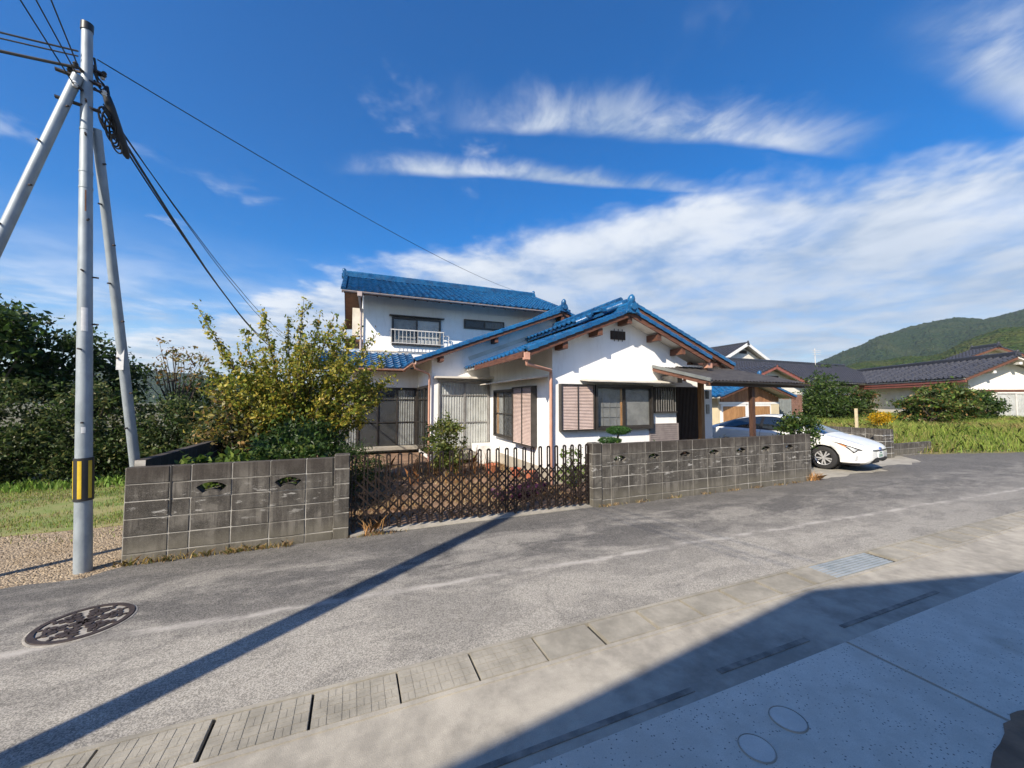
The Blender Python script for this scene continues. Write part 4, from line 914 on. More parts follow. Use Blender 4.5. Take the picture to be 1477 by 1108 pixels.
# upper storey
MB().box(0.29,8.7,16.1,16.28,2.9,6.18).build('wall',ST,H)
wallpoly([(0.29,16.283,2.9),(0.29,21.7,2.9),(0.29,21.7,6.2),(0.29,19.0,7.36),(0.29,16.283,6.2)], (0.18,0,0)); wallpoly([(8.5,16.283,2.9),(8.5,21.7,2.9),(8.5,21.7,6.2),(8.5,19.0,7.36),(8.5,16.283,6.2)], (0.18,0,0))
MB().box(0.29,8.7,21.7,21.88,0,6.2).build('wall',ST,H)
sd = 0.425; cd_ = math.hypot(1,sd); vd_ = Vector((0,1,sd))/cd_
rd, nd_ = roof_plane(H,(-0.45,15.10,5.86),(1,0,0),9.45,vd_,3.9*cd_,170,soff='brown_wood')
rd2, _ = roof_plane(H,(-0.45,22.9,5.86),(1,0,0),9.45,Vector((0,-1,sd))/cd_,3.9*cd_,0,soff='brown_wood')
rake(rd,(-0.45,15.10,5.91),(-0.45,18.99,5.91+3.89*sd),(-1,0,0)); rake(rd2,(-0.45,22.9,5.91),(-0.45,19.01,5.91+3.89*sd),(-1,0,0)); rake(rd,(9.0,15.10,5.91),(9.0,18.99,5.91+3.89*sd),(1,0,0))
ridge(rd,(-0.5,19.0,7.60),(9.05,19.0,7.60),h=0.22,w=0.24)
gutter(rd,(-0.47,15.04,5.91),(9.0,15.04,5.87),'pale_gutter',0.06); MB().box(-0.42,9.0,15.085,15.11,5.82,5.92).build('fascia','brown_wood',rd)
MB().tube([(0.12,15.06,5.84),(0.12,15.2,5.66),(0.18,15.95,5.50),(0.20,16.02,5.4),(0.20,16.02,3.6)],0.042,12).build('downpipe','pale_gutter',rd,True); MB().box(0.04,0.20,14.98,15.12,5.74,5.90).build('rain_head','pale_gutter',rd)
for k in range(20): MB().bar((-0.2+0.47*k,15.16,5.835),(-0.2+0.47*k,16.15,5.835+0.99*sd),0.05,0.06).build('rafter','brown_wood',rd)
MB().box(-0.12,0.28,16.4,16.8,4.5,5.6).build('shutter_box','cream_sheet',H); MB().box(-0.40,0.285,16.35,18.6,4.25,4.345).build('side_balcony_deck','brown_wood',H)
for k in range(9): MB().box(-0.42,-0.40,16.4+0.25*k,16.42+0.25*k,4.35,5.0).build('balcony_bar','rail_white',H)
MB().box(-0.43,-0.39,16.35,18.6,5.0,5.04).build('balcony_rail','rail_white',H)
dw = win(H,(1.35,16.097,4.15),XU,FR,1.98,1.14,2,frame='bronze',fw=0.05,backs=('curtain_sheer','curtain'),depth=0.09,glass='glass',pleats=False,label='upper storey window with a white railing')
bk = MB().box(1.28,3.42,15.80,15.83,4.72,4.76).build('window_railing','rail_white',H)
MB().box(1.28,3.42,15.80,15.83,4.20,4.225).build('railing_bar','rail_white',bk)
for k in range(15): MB().box(1.30+k*0.1495,1.316+k*0.1495,15.807,15.823,4.226,4.719).build('railing_bar','rail_white',bk)
for x in (1.28,3.40): MB().box(x,x+0.02,15.83,16.09,4.72,4.75).build('railing_bar','rail_white',bk)
MB().box(1.25,3.45,15.85,16.095,5.32,5.35).build('window_hood','bronze',H)
win(H,(4.34,16.097,5.04),XU,FR,1.86,0.40,2,frame='bronze',fw=0.035,back='room_dark',depth=0.07,glass='glass_grey',backs=('room_dark','curtain_sheer'))
MB().tube([(3.45,15.98,4.62),(3.62,15.95,4.62),(3.66,15.95,4.60),(3.66,15.97,4.2)],0.015,8).build('vent_pipe','rail_white',H)
MB().box(0.29,8.7,16.06,16.097,3.86,3.92).build('trim_board','cream_sheet',H)
# ------------------------------------------------------------------ white hatchback car, nose towards the road
def make_car():
    hd = R(172.0); hv = Vector((math.sin(hd),math.cos(hd),0)); lf = Vector((-hv.y,hv.x,0))
    org = Vector((12.18,6.70,0.0))+lf*0.765; MW = basis(org,hv,lf,(0,0,1))
    t = thing('parked_car','white hatchback car parked nose-out behind the end of the long block wall','car',org)
    def I(x, pts): return float(np.interp(x,[p[0] for p in pts],[p[1] for p in pts]))
    HW = [(-3.62,.58),(-3.52,.72),(-3.3,.82),(-2.9,.87),(-1.5,.88),(0,.88),(.3,.872),(.5,.845),(.68,.80),(.80,.735),(.88,.655),(.93,.565),(.955,.47)]
    ZT = [(-3.62,.86),(-3.5,1.04),(-3.35,1.09),(-2.9,1.22),(-2.5,1.345),(-2.1,1.425),(-1.7,1.465),(-1.35,1.465),(-1.1,1.425),(-.65,1.255),(-.2,1.055),(.02,.965),(.2,.925),(.4,.875),(.65,.79),(.80,.725),(.90,.67),(.955,.60)]
    ZS = [(-3.62,.80),(-3.3,.99),(-2.6,.985),(-1.5,.94),(-.6,.905),(-.2,.885),(.2,.83),(.5,.765),(.7,.705),(.85,.64),(.955,.55)]
    ZB = [(-3.62,.45),(-3.3,.27),(-2.9,.22),(0,.20),(.6,.20),(.85,.22),(.955,.30)]
    def sec(x):
        hw, zt, zs, zb = I(x,HW), I(x,ZT), I(x,ZS), I(x,ZB)
        k = min(max((0.0-x)/0.9,0),1); kr = min(max((x+3.55)/0.5,0),1); k *= kr
        hr = hw*.80*(1-k)+0.565*k; zr = (zs+(zt-zs)*.62)*(1-k)+(zt-0.055)*k
        P = [(hw*.82,zb),(hw*.955,zb+.04),(hw*.98,zb+.38*(zs-zb)),(hw,zb+.70*(zs-zb)),(hw*.99,zs-.03),(hw*.945,zs+.012)]
        a, b = P[5], (hr,zr); P += [(a[0]*.5+b[0]*.5+.025*k,a[1]*.5+b[1]*.5+.008),b,(hr*.62,zr+(zt-zr)*.72),(0,zt)]
        out = []
        for i,(y,z) in enumerate(P):
            for ax in (0.0,-2.70):
                dx = abs(x-ax)
                if dx < .365 and i < 5: z = max(z, .31+math.sqrt(.365**2-dx*dx))
            out.append((y,z))
        return out
    def S(x, tt):                                           # surface point for section parameter 0..9
        P = sec(x); i = min(int(tt),8); f = tt-i; p = [P[max(i-1,0)],P[i],P[i+1],P[min(i+2,9)]]
        if i < 5: return (P[i][0]*(1-f)+P[i+1][0]*f, P[i][1]*(1-f)+P[i+1][1]*f)
        def cr(k): return .5*((2*p[1][k])+(-p[0][k]+p[2][k])*f+(2*p[0][k]-5*p[1][k]+4*p[2][k]-p[3][k])*f*f+(-p[0][k]+3*p[1][k]-3*p[2][k]+p[3][k])*f**3)
        return (cr(0),cr(1))
    xs = sorted(set([round(-3.62+i*.055,3) for i in range(84)]+[.955,.94,.925,.9,.365,-.365,-.34,.34,-2.335,-3.065,.3,-.3,-2.4,-3.0])); xs = [x for x in xs if -3.62 <= x <= .955]
    ts = [0,1,1.5,2,2.5,3,3.5,4,4.5,5,5.5,6,6.5,7,7.5,8,8.5,9]; m = MB(); n = len(ts); full = 2*n-1; vs = []
    for x in xs:
        row = [S(x,tt) for tt in ts]; vs += [(x,-y,z) for y,z in row]+[(x,y,z) for y,z in row[-2::-1]]
    fs = [(i*full+j,i*full+j+1,(i+1)*full+j+1,(i+1)*full+j) for i in range(len(xs)-1) for j in range(full-1)]
    fs += [tuple(range(full)), tuple((len(xs)-1)*full+j for j in range(full-1,-1,-1))]
    m.add(vs,fs); me = m.mesh('body','car_white'); me.polygons.foreach_set('use_smooth',[True]*len(me.polygons)); me.set_sharp_from_angle(angle=R(38))
    body = link('body', me, t, MW); bvh = BVHTree.FromPolygons([Vector(v) for v in vs],fs)
    MB().box(-3.3,.72,-.70,.70,.16,.42).mesh('underbody','car_black'); link('underbody',bpy.data.meshes['underbody'],t,MW)
    def patch(name, mat, x0, x1, t0, t1, sides=(-1,1), off=.005, nx=26, nt=8, edge=None):
        for s in sides:
            m = MB(); V = []
            for i in range(nx+1):
                for j in range(nt+1):
                    u = j/nt; xa = x0+(x1-x0)*i/nx
                    if edge: xa = edge(i/nx,u)
                    tt = t0+(t1-t0)*u; y,z = S(xa,tt); y2,z2 = S(xa,tt+.05 if tt < 8.9 else tt-.05); 
                    ty,tz = (y2-y,z2-z) if tt < 8.9 else (y-y2,z-z2); L = math.hypot(ty,tz) or 1; V.append((xa,s*(y+tz/L*off),z-ty/L*off))
            m.add(V,[(i*(nt+1)+j,i*(nt+1)+j+1,(i+1)*(nt+1)+j+1,(i+1)*(nt+1)+j) for i in range(nx) for j in range(nt)])
            me = m.mesh(name,mat); me.polygons.foreach_set('use_smooth',[True]*len(me.polygons)); link(name,me,t,MW)
    patch('side_window','car_glass',-.55,-1.62,5.35,6.80); patch('side_window','car_glass',-1.67,-3.05,5.35,6.80)
    patch('pillar_trim','car_black',-1.60,-1.69,5.30,6.85,off=.007,nx=2); patch('window_trim','car_black',-.45,-3.10,5.20,5.36,off=.006,nt=1); patch('window_trim','car_black',-.55,-3.0,6.78,6.90,off=.006,nt=1)
    patch('windscreen','car_glass',-.03,-1.06,7.12,9.0,nx=14); patch('rear_window','car_glass',-2.35,-3.25,7.1,9.0,nx=14)
    patch('door_seam','car_black',-.62,-.628,1.2,5.2,off=.003,nx=1,nt=14); patch('door_seam','car_black',-1.64,-1.648,1.2,5.2,off=.003,nx=1,nt=14); patch('bonnet_seam','car_black',.05,.80,7.0,7.06,off=.003,nt=1)
    def decal(name, mat, poly, axis, off=.006, cut=3, parent=None):
        bm = bmesh.new(); f = bm.faces.new([bm.verts.new((p[0],p[1],0)) for p in poly]); bmesh.ops.triangulate(bm,faces=[f])
        for _ in range(cut): bmesh.ops.subdivide_edges(bm,edges=bm.edges[:],cuts=1,use_grid_fill=True)
        bad = []
        for v in bm.verts:
            if axis == 'side': o, d_ = Vector((v.co.x,-2,v.co.y)), Vector((0,1,0))
            elif axis == 'sideL': o, d_ = Vector((v.co.x,2,v.co.y)), Vector((0,-1,0))
            else: o, d_ = Vector((3,v.co.x,v.co.y)), Vector((-1,0,0))
            h = bvh.ray_cast(o,d_)
            if h[0] is None: bad.append(v); continue
            nn = h[1]; nn = -nn if nn.dot(d_) > 0 else nn; v.co = h[0]+nn*off
        bmesh.ops.delete(bm,geom=bad,context='VERTS'); me = bpy.data.meshes.new(name); bm.to_mesh(me); bm.free(); me.materials.append(MATS[mat]); me.polygons.foreach_set('use_smooth',[True]*len(me.polygons))
        return link(name,me,parent or t,MW)
    for ax in ('side','sideL'):
        hl = decal('headlight','car_black',[(.20,.785),(.40,.745),(.62,.675),(.79,.605),(.82,.575),(.74,.575),(.70,.535),(.655,.50),(.60,.565),(.48,.665),(.32,.745)],ax,.006)
        decal('lamp_lens','lamp_lens',[(.50,.685),(.62,.648),(.74,.592),(.70,.578),(.675,.535),(.635,.555),(.56,.635)],ax,.011,parent=hl); decal('turn_lamp','amber',[(.33,.742),(.47,.70),(.54,.645),(.46,.675)],ax,.012,parent=hl)
        decal('fog_lamp','lamp_lens',[(.66,.30),(.715,.32),(.735,.43),(.70,.445)],ax,.008); decal('door_handle','car_white',[(-1.45,.79),(-1.25,.79),(-1.25,.815),(-1.45,.815)],ax,.02,1)
    decal('grille_slot','car_black',[(-.50,.565),(-.20,.545),(.20,.545),(.50,.565),(.46,.590),(.2,.580),(-.2,.580),(-.46,.590)],'front',.006)
    decal('lower_intake','car_black',[(-.56,.285),(-.40,.272),(.40,.272),(.56,.285),(.44,.365),(.30,.385),(-.30,.385),(-.44,.365)],'front',.007)
    pl = MB().box(.955,.967,-.165,.165,.375,.540).mesh('licence_plate','plate_white'); pl = link('licence_plate',pl,t,MW)
    for k in range(4): link('plate_mark',MB().box(.9675,.969,-.12+.062*k,-.085+.062*k,.395,.465).mesh('plate_mark','plate_green'),pl,MW)
    link('plate_mark',MB().box(.9675,.969,-.07,.07,.492,.515).mesh('plate_mark','plate_green'),pl,MW)
    em = MB(); em.tube([(.935,0,.585),(.968,0,.582)],[.062,.058],20); eo = link('emblem',em.mesh('emblem','emblem_blue',True),t,MW)
    for rx,rz,cz in ((.060,.042,.582),(.022,.040,.582),(.045,.018,.602)):
        P = [(.970,rx*math.cos(a),cz+rz*math.sin(a)) for a in [2*math.pi*i/20 for i in range(21)]]; link('emblem_ring',MB().tube(P,.005,6,False).mesh('emblem_ring','chrome',True),eo,MW)
    # wheels: tyre, rim with ten-slot cover
    tyre = MB().lathe([(.20,-.095),(.285,-.10),(.307,-.085),(.312,-.04),(.312,.04),(.307,.085),(.285,.10),(.20,.095)],40).mesh('tyre','tyre',True)
    disc = MB().lathe([(0,.06),(.05,.065),(.20,.045),(.205,.02)],40).mesh('hub_dish','car_black',True)
    rim = MB().lathe([(.185,.072),(.20,.088),(.212,.09),(.214,.07)],40).mesh('rim','rim_silver',True)
    spk = MB()
    for k in range(10):
        a = 2*math.pi*k/10+(.10 if k % 2 else -.10); ca, sa = math.cos(a), math.sin(a); w0, w1 = .014, .019
        spk.prism([(.035*ca+w0*sa,.035*sa-w0*ca,.066),(.195*ca+w1*sa,.195*sa-w1*ca,.066),(.195*ca-w1*sa,.195*sa+w1*ca,.066),(.035*ca-w0*sa,.035*sa+w0*ca,.066)],(0,0,.018))
    spk.tube([(0,0,.066),(0,0,.094)],[.045,.036],16); spk = spk.mesh('spokes','rim_silver')
    for ax in (0,-2.70):
        for s in (-1,1):
            W = MW@Matrix.Translation((ax,s*.765,.312))@Matrix.Rotation(R(90 if s < 0 else -90),4,'X')
            wo_ = link('wheel',tyre,t,W); link('hub_dish',disc,wo_,W); link('rim',rim,wo_,W); link('spokes',spk,wo_,W)
            link('wheel_well',MB().tube([(ax,s*.30,.31),(ax,s*.62,.31)],[.36,.36],28).mesh('wheel_well','car_black',True),t,MW)
    for s in (-1,1):
        link('mirror',bevel(MB().box(-.70,-.56,s*.90-.0,s*1.04,.93,1.05).mesh('mirror','car_white'),.03,2),t,MW); link('mirror_arm',MB().box(-.66,-.60,s*.80,s*.92,.92,.95).mesh('mirror_arm','car_black'),t,MW)
make_car()
# ------------------------------------------------------------------ shed behind the car
sd_ = thing('shed','small timber shed with a blue tiled gable roof and pale doors, behind the car','shed',(17.2,13,0))
def gable_wall(t, x0, x1, xp, ze, zp, y, d_, mat, z0=-0.05): return MB().prism([(x0,y,z0),(x1,y,z0),(x1,y,ze),(xp,y,zp),(x0,y,ze)],(0,d_,0)).build('wall',mat,t)
gable_wall(sd_,15.1,19.2,17.17,2.1,2.72,12.5,0.12,'beige_wall'); MB().box(15.1,15.22,12.62,16,-.05,2.1).build('wall','beige_wall',sd_); MB().box(19.08,19.2,12.62,16,-.05,2.1).build('wall','beige_wall',sd_); MB().box(15.22,19.08,15.9,16,-.05,2.1).build('wall','beige_wall',sd_)
for k in range(17):                                         # boards of the gable
    xx = 15.25+0.232*k; zt = 2.06+(0.66*(1-abs(xx+.11-17.17)/2.03)); MB().box(xx,xx+.222,12.46,12.497,1.86,max(zt,1.9)).build('gable_board','plank_wood',sd_)
MB().box(15.1,19.2,12.42,12.458,1.76,1.855).build('door_head','white_paint',sd_)
for x0 in (15.25,16.95):
    dr = MB().box(x0,x0+1.62,12.43,12.497,0.0,1.75).build('door','white_paint',sd_)
    for k in range(7): MB().box(x0+.10+k*.204,x0+.10+k*.204+.195,12.415,12.428,0.08,1.66).build('door_board','tan_wood',dr)
MB().box(18.62,19.15,12.43,12.497,0,1.75).build('wall_panel','beige_wall',sd_)
vs_ = 0.31; cs_ = math.hypot(1,vs_); sl1, _ = roof_plane(sd_,(14.65,12.0,2.02),(0,1,0),4.3,(1,0,vs_),(17.17-14.65)*cs_,20); sl2, _ = roof_plane(sd_,(19.7,12.0,2.02),(0,1,0),4.3,(-1,0,vs_),(19.7-17.17)*cs_,20)
rake(sl1,(14.65,12.0,2.05),(17.16,12.0,2.05+2.51*vs_),(0,-1,0)); rake(sl2,(19.7,12.0,2.05),(17.18,12.0,2.05+2.52*vs_),(0,-1,0)); ridge(sl1,(17.17,12.0,2.90),(17.17,16.3,2.90),h=.12)
sp = thing('fence_panel','pale corrugated metal fence panel right of the shed','fence',(20.6,13.2,0)); m = MB(); V = []
for i in range(61): V += [(19.75+1.6*i/60,13.2+.02*math.sin(i*1.3),0.0),(19.75+1.6*i/60,13.2+.02*math.sin(i*1.3),2.0)]
m.add(V,[(2*i,2*i+2,2*i+3,2*i+1) for i in range(60)]); m.build('sheet','grey_flashing',sp); m2 = MB()
for x in (19.8,20.5,21.3): MB().box(x,x+.06,13.23,13.29,0,2.05).build('post','aluminium',sp)
bw = thing('brick_wall','narrow brown brick wall between the shed and the dark conifer','wall',(22,14,0))
MB().box(21.5,23.2,13.8,13.98,0,2.3).build('core','mortar',bw); bk_ = bevel(MB().box(0,.205,0,.2,0,.058).mesh('brick','brick_brown'),.004)
for r in range(33):
    for c in range(8): 
        if r > 12: link('brick',bk_,bw,Matrix.Translation((21.5+.213*c+(.05 if r % 2 else 0),13.79,.005+.0685*r)))
# ------------------------------------------------------------------ neighbouring houses with dark roofs
def nb_plane(h, c0, u, w, v, L, n=0, scale=1.0): return roof_plane(h,c0,u,w,v,L,n,('brown_wood','dark_tile'),'soffit',0.08,scale=scale)
E_ = thing('neighbour_house','two-storey white house with a white trimmed gable, rising behind the blue entrance roof','house',(38.5,32,0)); ex, ey = 38.5, 28.0
gable_wall(E_,35.6,41.6,ex,6.35,7.75,28.6,.2,'cream_wall',0); MB().box(35.6,35.8,28.8,36,0,6.35).build('wall','cream_wall',E_); MB().box(41.4,41.6,28.8,36,0,6.35).build('wall','cream_wall',E_)
vsl = .5; cl_ = math.hypot(1,vsl); q1, _ = nb_plane(E_,(34.9,28.0,6.15),(0,1,0),8.5,(1,0,vsl),3.6*cl_,0,1.1); q2, _ = nb_plane(E_,(42.1,28.0,6.15),(0,1,0),8.5,(-1,0,vsl),3.6*cl_,0,1.1)
for s,xa in ((1,34.9),(-1,42.1)): MB().obox((xa,27.96,6.03),Vector((s,0,vsl)).normalized(),(0,1,0),Vector((-s*vsl,0,1)).normalized(),3.6*cl_,.05,.30).build('bargeboard','white_paint',q1)
ridge(q1,(ex,28.0,7.98),(ex,36.5,7.98),'dark_tile',.2,.26); MB().box(ex-.55,ex+.55,28.55,28.597,7.05,7.40).build('gable_vent','dark_wood',E_)
F_ = thing('neighbour_house','long low house with a dark tiled roof and a small brown gable, beyond the shed','house',(36,23,0))
MB().box(26,46,20.8,21,0,3.3).build('wall','cream_wall',F_); MB().box(26,26.2,21,27,0,3.3).build('wall','cream_wall',F_)
qf, _ = nb_plane(F_,(25.4,20.0,3.45),(1,0,0),22.0,(0,1,.5),4.0*math.hypot(1,.5),150,1.15); nb_plane(F_,(25.4,28.0,3.45),(1,0,0),22.0,(0,-1,.5),4.0*math.hypot(1,.5),0,1.15); ridge(qf,(25.4,24,5.5),(47.4,24,5.5),'dark_tile',.22,.26,(True,True),.4)
gable_wall(F_,25.6,31.2,27.6,3.45,4.2,18.5,.15,'cream_wall',0); qg, _ = nb_plane(F_,(24.6,18.0,3.35),(0,1,0),3.6,(1,0,.34),3.0*math.hypot(1,.34),0,1.1); qh, _ = nb_plane(F_,(32.0,18.0,2.95),(0,1,0),3.6,(-1,0,.32),4.4*math.hypot(1,.32),0,1.1)
rake(qg,(24.6,18.0,3.38),(27.58,18.0,3.38+2.98*.34),(0,-1,0),.30,'dark_tile','red_fascia',.3); rake(qh,(32.0,18.0,2.98),(27.62,18.0,2.98+4.38*.32),(0,-1,0),.30,'dark_tile','red_fascia',.3); MB().box(27.3,28.5,18.46,18.497,3.35,3.75).build('gable_vent','dark_wood',F_)
for k in range(4): win(F_,(32.3+2.8*k,20.797,1.0),XU,FR,2.2,1.4,2,frame='bronze',back='room_dark',glass='glass_grey')
# right-hand house, turned about 31 degrees
G_ = thing('neighbour_house','cream walled house with a long dark ribbed roof, at the right edge of the picture','house',(40,13,0.6))
ga = R(31); gd = Vector((math.sin(ga),math.cos(ga),0)); gs = Vector((math.cos(ga),-math.sin(ga),0)); c0 = Vector((38.2,12.4,0)); zz = Vector((0,0,1)); W_, L_ = 6.1, 20.0; sg = 0.46; cg = math.hypot(1,sg)
gl = c0+gs*.95+gd*.9
MB().prism([gl+zz*.3,gl+gs*(W_-1.6)+zz*.3,gl+gs*(W_-1.6)+zz*3.6,gl+gs*(W_/2-.95)+zz*4.72,gl+zz*3.55],gd*.2).build('wall','cream_wall',G_)
MB().obox(gl+zz*.3+gd*.203,gd,gs,zz,17,.2,3.2).build('wall','cream_wall',G_); MB().obox(gl+zz*2.55-gd*.03,gs,gd,zz,W_-1.6,.028,.16).build('trim_board','brown_wood',G_)
hg, ng = nb_plane(G_,c0+zz*3.40,gd,L_,gs+zz*sg,W_/2*cg,60,1.25); nb_plane(G_,c0+gs*W_+zz*3.40,gd,L_,-gs+zz*sg,W_/2*cg,0,1.25)
ridge(hg,c0+gs*(W_/2)+zz*(3.45+W_/2*sg+.1),c0+gs*(W_/2)+gd*L_+zz*(3.45+W_/2*sg+.1),'dark_tile',.22,.28,(True,True),.4)
for k in range(44):                                         # raised roll tiles down the slope
    p = c0+gd*(.12+k*.455)+zz*3.52; MB().tube([p+ng*.03,p+(gs+zz*sg)*(W_/2)+ng*.03],.10,8).build('roof_roll','dark_tile',hg,True)
rake(hg,c0+zz*3.45,c0+gs*(W_/2-.01)+zz*(3.45+(W_/2-.01)*sg),-gd,.26,'dark_tile','brown_wood',.3); MB().obox(c0+gs*.02+zz*3.20,gd,gs,zz,L_,.06,.22).build('fascia','red_fascia',hg)
MB().obox(c0+gs*.06+gd*2.0+zz*3.02,gd,gs,zz,L_-3,.5,.16).build('eave_trim','red_fascia',hg)
for s in (.8,2.3): MB().obox(gl+gs*s+zz*(3.5+s*sg*.82),-gd,gs,zz,.8,.16,.16).build('purlin_end','white_paint',G_)
win(G_,gl+gs*1.5+zz*.6-gd*.003,gs,-gd,2.4,1.9,2,frame='rail_white',back='curtain',fw=.06,label='white framed window with pale curtains')
o2 = Vector((52.6,15.0,0))-gs*3.0+gd*.8; MB().prism([o2+zz*3.5,o2+gs*6+zz*3.5,o2+gs*6+zz*5.5,o2+gs*3.0+zz*6.66,o2+zz*5.5],gd*1.2).build('upper_wall','cream_wall',G_)
h2, _ = nb_plane(G_,o2-gs*.7-gd*.8+zz*5.2,gd,2.2,gs+zz*.40,3.7*math.hypot(1,.40),0,1.25); h3, _ = nb_plane(G_,o2+gs*6.7-gd*.8+zz*5.2,gd,2.2,-gs+zz*.40,3.7*math.hypot(1,.40),0,1.25)
rake(h2,o2-gs*.7-gd*.8+zz*5.25,o2+gs*2.98-gd*.8+zz*(5.25+3.68*.40),-gd,.25,'dark_tile','brown_wood',.3); rake(h3,o2+gs*6.7-gd*.8+zz*5.25,o2+gs*3.02-gd*.8+zz*(5.25+3.68*.40),-gd,.25,'dark_tile','brown_wood',.3); ridge(h2,o2+gs*3.0-gd*.85+zz*6.80,o2+gs*3.0+gd*1.4+zz*6.80,'dark_tile',.2,.26,(True,True),.4)
an = thing('aerial','thin pale aerial mast on the dark roofs','aerial',(44,24,5.5)); MB().tube([(42.5,23.9,5.5),(42.5,23.9,7.2)],.035,8).build('mast','rail_white',an); 
for k in range(3): MB().bar((42.1,23.9,6.6+.2*k),(43.1,23.7,6.6+.2*k),.03,.03).build('rod','rail_white',an)
# ------------------------------------------------------------------ near side of the road, behind the camera: the pole and the house whose shadows lie in the picture
bp = thing('near_pole','grey pole across the road, outside the picture, casting the long straight shadow','utility pole',BP)
MB().tube([BP-Vector((0,0,.1)),BP+Vector((0,0,8.6))],[.135,.095],24).build('shaft','galvanised',bp,True); MB().bar(BP+Vector((-.7,0,8.2)),BP+Vector((.7,0,8.2)),.07,.07).build('crossarm','galvanised',bp)
nh = thing('near_house','white gabled house across the road, outside the picture, casting the broad shadow','house',(-1.5,-6,0))
FY, PX, PZ = -1.8, -1.47, 5.36
MB().prism([(-5.6,FY-.5,0),(3.0,FY-.5,0),(3.0,FY-.5,PZ-.20*4.47-.12),(PX,FY-.5,PZ-.12),(-5.6,FY-.5,PZ-.18*4.13-.12)],(0,-9,0)).build('wall',ST,nh)
for s,wd,sl0 in ((-1,4.6,.185),(1,5.2,.225)): MB().obox((PX,FY,PZ-.10),Vector((s,0,-sl0)).normalized(),(0,-1,0),Vector((s*sl0,0,1)).normalized(),wd,10,.10).build('roof','dark_tile',nh)
for k in range(2): win(nh,(-4.4+3.6*k,FY-.497,0.8),XU,YU,1.7,1.2,2,back='curtain')
# ------------------------------------------------------------------ plants
def leafquads(P, size, pal, rng, wts=None, ratio=0.5, droop=0.0):
    n = len(P); a = rng.normal(size=(n,3)); a[:,2] -= droop; a /= np.linalg.norm(a,axis=1)[:,None]
    b = np.cross(a, rng.normal(size=(n,3))); b /= np.linalg.norm(b,axis=1)[:,None]+1e-9; c = np.cross(a,b)
    s = size*rng.uniform(.45,1.65,(n,1)); V = np.stack([P-a*s, P+b*s*ratio+c*s*.18, P+a*s, P-b*s*ratio+c*s*.18],1).reshape(-1,3)
    F = np.arange(4*n).reshape(n,4); pal = np.array(pal); k = rng.choice(len(pal),n,p=wts); C = pal[k]*rng.uniform(.72,1.25,(n,1)); return V, F, np.repeat(np.clip(C,0,1),4,0)
def clumps(ells, ncl, nlf, cr, rng, flat=.7, shell=.55):
    vol = np.array([e[3]*e[4]*e[5] for e in ells]); idx = rng.choice(len(ells),ncl,p=vol/vol.sum()); E = np.array(ells)[idx]
    d_ = rng.normal(size=(ncl,3)); d_ /= np.linalg.norm(d_,axis=1)[:,None]; r = rng.uniform(shell**3,1,(ncl,1))**(1/3); Cn = E[:,:3]+d_*r*E[:,3:6]
    rad = cr*rng.uniform(.5,1.5,ncl); k = rng.choice(ncl,nlf,p=rad**2/np.sum(rad**2)); off = rng.normal(size=(nlf,3))*.5; off[:,2] *= flat
    return Cn, Cn[k]+off*rad[k][:,None]
def plant(name, label, cat, base, ells, ncl, nlf, cr, size, pal, seed, wts=None, trunk=.05, flat=.7, shell=.55, group=None, stems=None, ratio=.5, limbs=14, droop=0., zmin=-.02):
    """trunk with limbs reaching to the leaf clumps, and a crown of single leaves"""
    rng = np.random.default_rng(seed); t = thing(name,label,cat,base,group); Cn, P = clumps(ells,ncl,nlf,cr,rng,flat,shell); P = P[P[:,2] > base[2]+zmin+.02]; P = P[(P[:,1] > 6.04)|(P[:,0] > 11.2)|(P[:,2] > 1.16)]
    V, F, C = leafquads(P,size,pal,rng,wts,ratio,droop); link('crown',fastmesh('crown',V,F,'leaf',C),t)
    if trunk:
        m = MB(); b = Vector(base); cz = Vector(np.mean(np.array(ells)[:,:3],0)); fork = b.lerp(Vector((cz.x,cz.y,max(cz.z,b.z+.1))),.45)
        m.tube([b-Vector((0,0,.1)),b.lerp(fork,.5)+Vector((trunk*.6,0,0)),fork],[trunk*1.2,trunk,trunk*.8],9); m.build('trunk','bark',t,True); m = MB()
        for c in Cn[rng.choice(len(Cn),min(limbs,len(Cn)),replace=False)]:
            c = Vector(c); mid = fork.lerp(c,.5)+Vector(rng.normal(0,.05,3)); m.tube([fork,mid,c],[trunk*.5,trunk*.3,trunk*.1],6)
        m.build('limbs','bark',t,True)
    return t
DK = [(.028,.055,.014),(.045,.082,.020),(.062,.105,.026),(.040,.062,.024)]; MID = [(.05,.10,.018),(.075,.13,.025),(.035,.075,.015),(.10,.13,.03)]
OLV = [(.055,.075,.02),(.10,.11,.03),(.035,.055,.018),(.14,.11,.05)]
# left background: trees and evergreen thicket
plant('broadleaf_tree','tall dark broadleaf tree at the left edge of the picture','tree',(-8.7,14.2,-.05),[(-8.7,14.2,3.3,1.25,1.2,1.3),(-9.8,14.4,2.6,1.3,1.2,1.2)],70,7500,.42,.075,DK+MID[:1],11,trunk=.11)
plant('broadleaf_tree','dark evergreen tree behind the utility pole, with a rounded top','tree',(-6.9,15.0,-.05),[(-7.3,15.0,2.5,1.15,1.1,1.15)],60,6000,.38,.065,DK,12,trunk=.10)
plant('berry_tree','thin bare-branched tree with reddish leaves, between the strut and the yellowing tree','tree',(-5.3,15.6,-.05),[(-5.3,15.6,3.0,.95,.6,.95)],60,650,.16,.05,[(.24,.12,.04),(.22,.19,.06),(.12,.15,.04),(.30,.22,.08)],13,trunk=.05,limbs=26,shell=.3)
plant('broadleaf_tree','low dark tree seen between the strut and the yellowing tree, far back','tree',(-4.4,17.5,-.05),[(-4.2,17.5,1.9,1.9,1.2,1.0)],50,4500,.4,.07,DK+OLV[:1],14,trunk=.08)
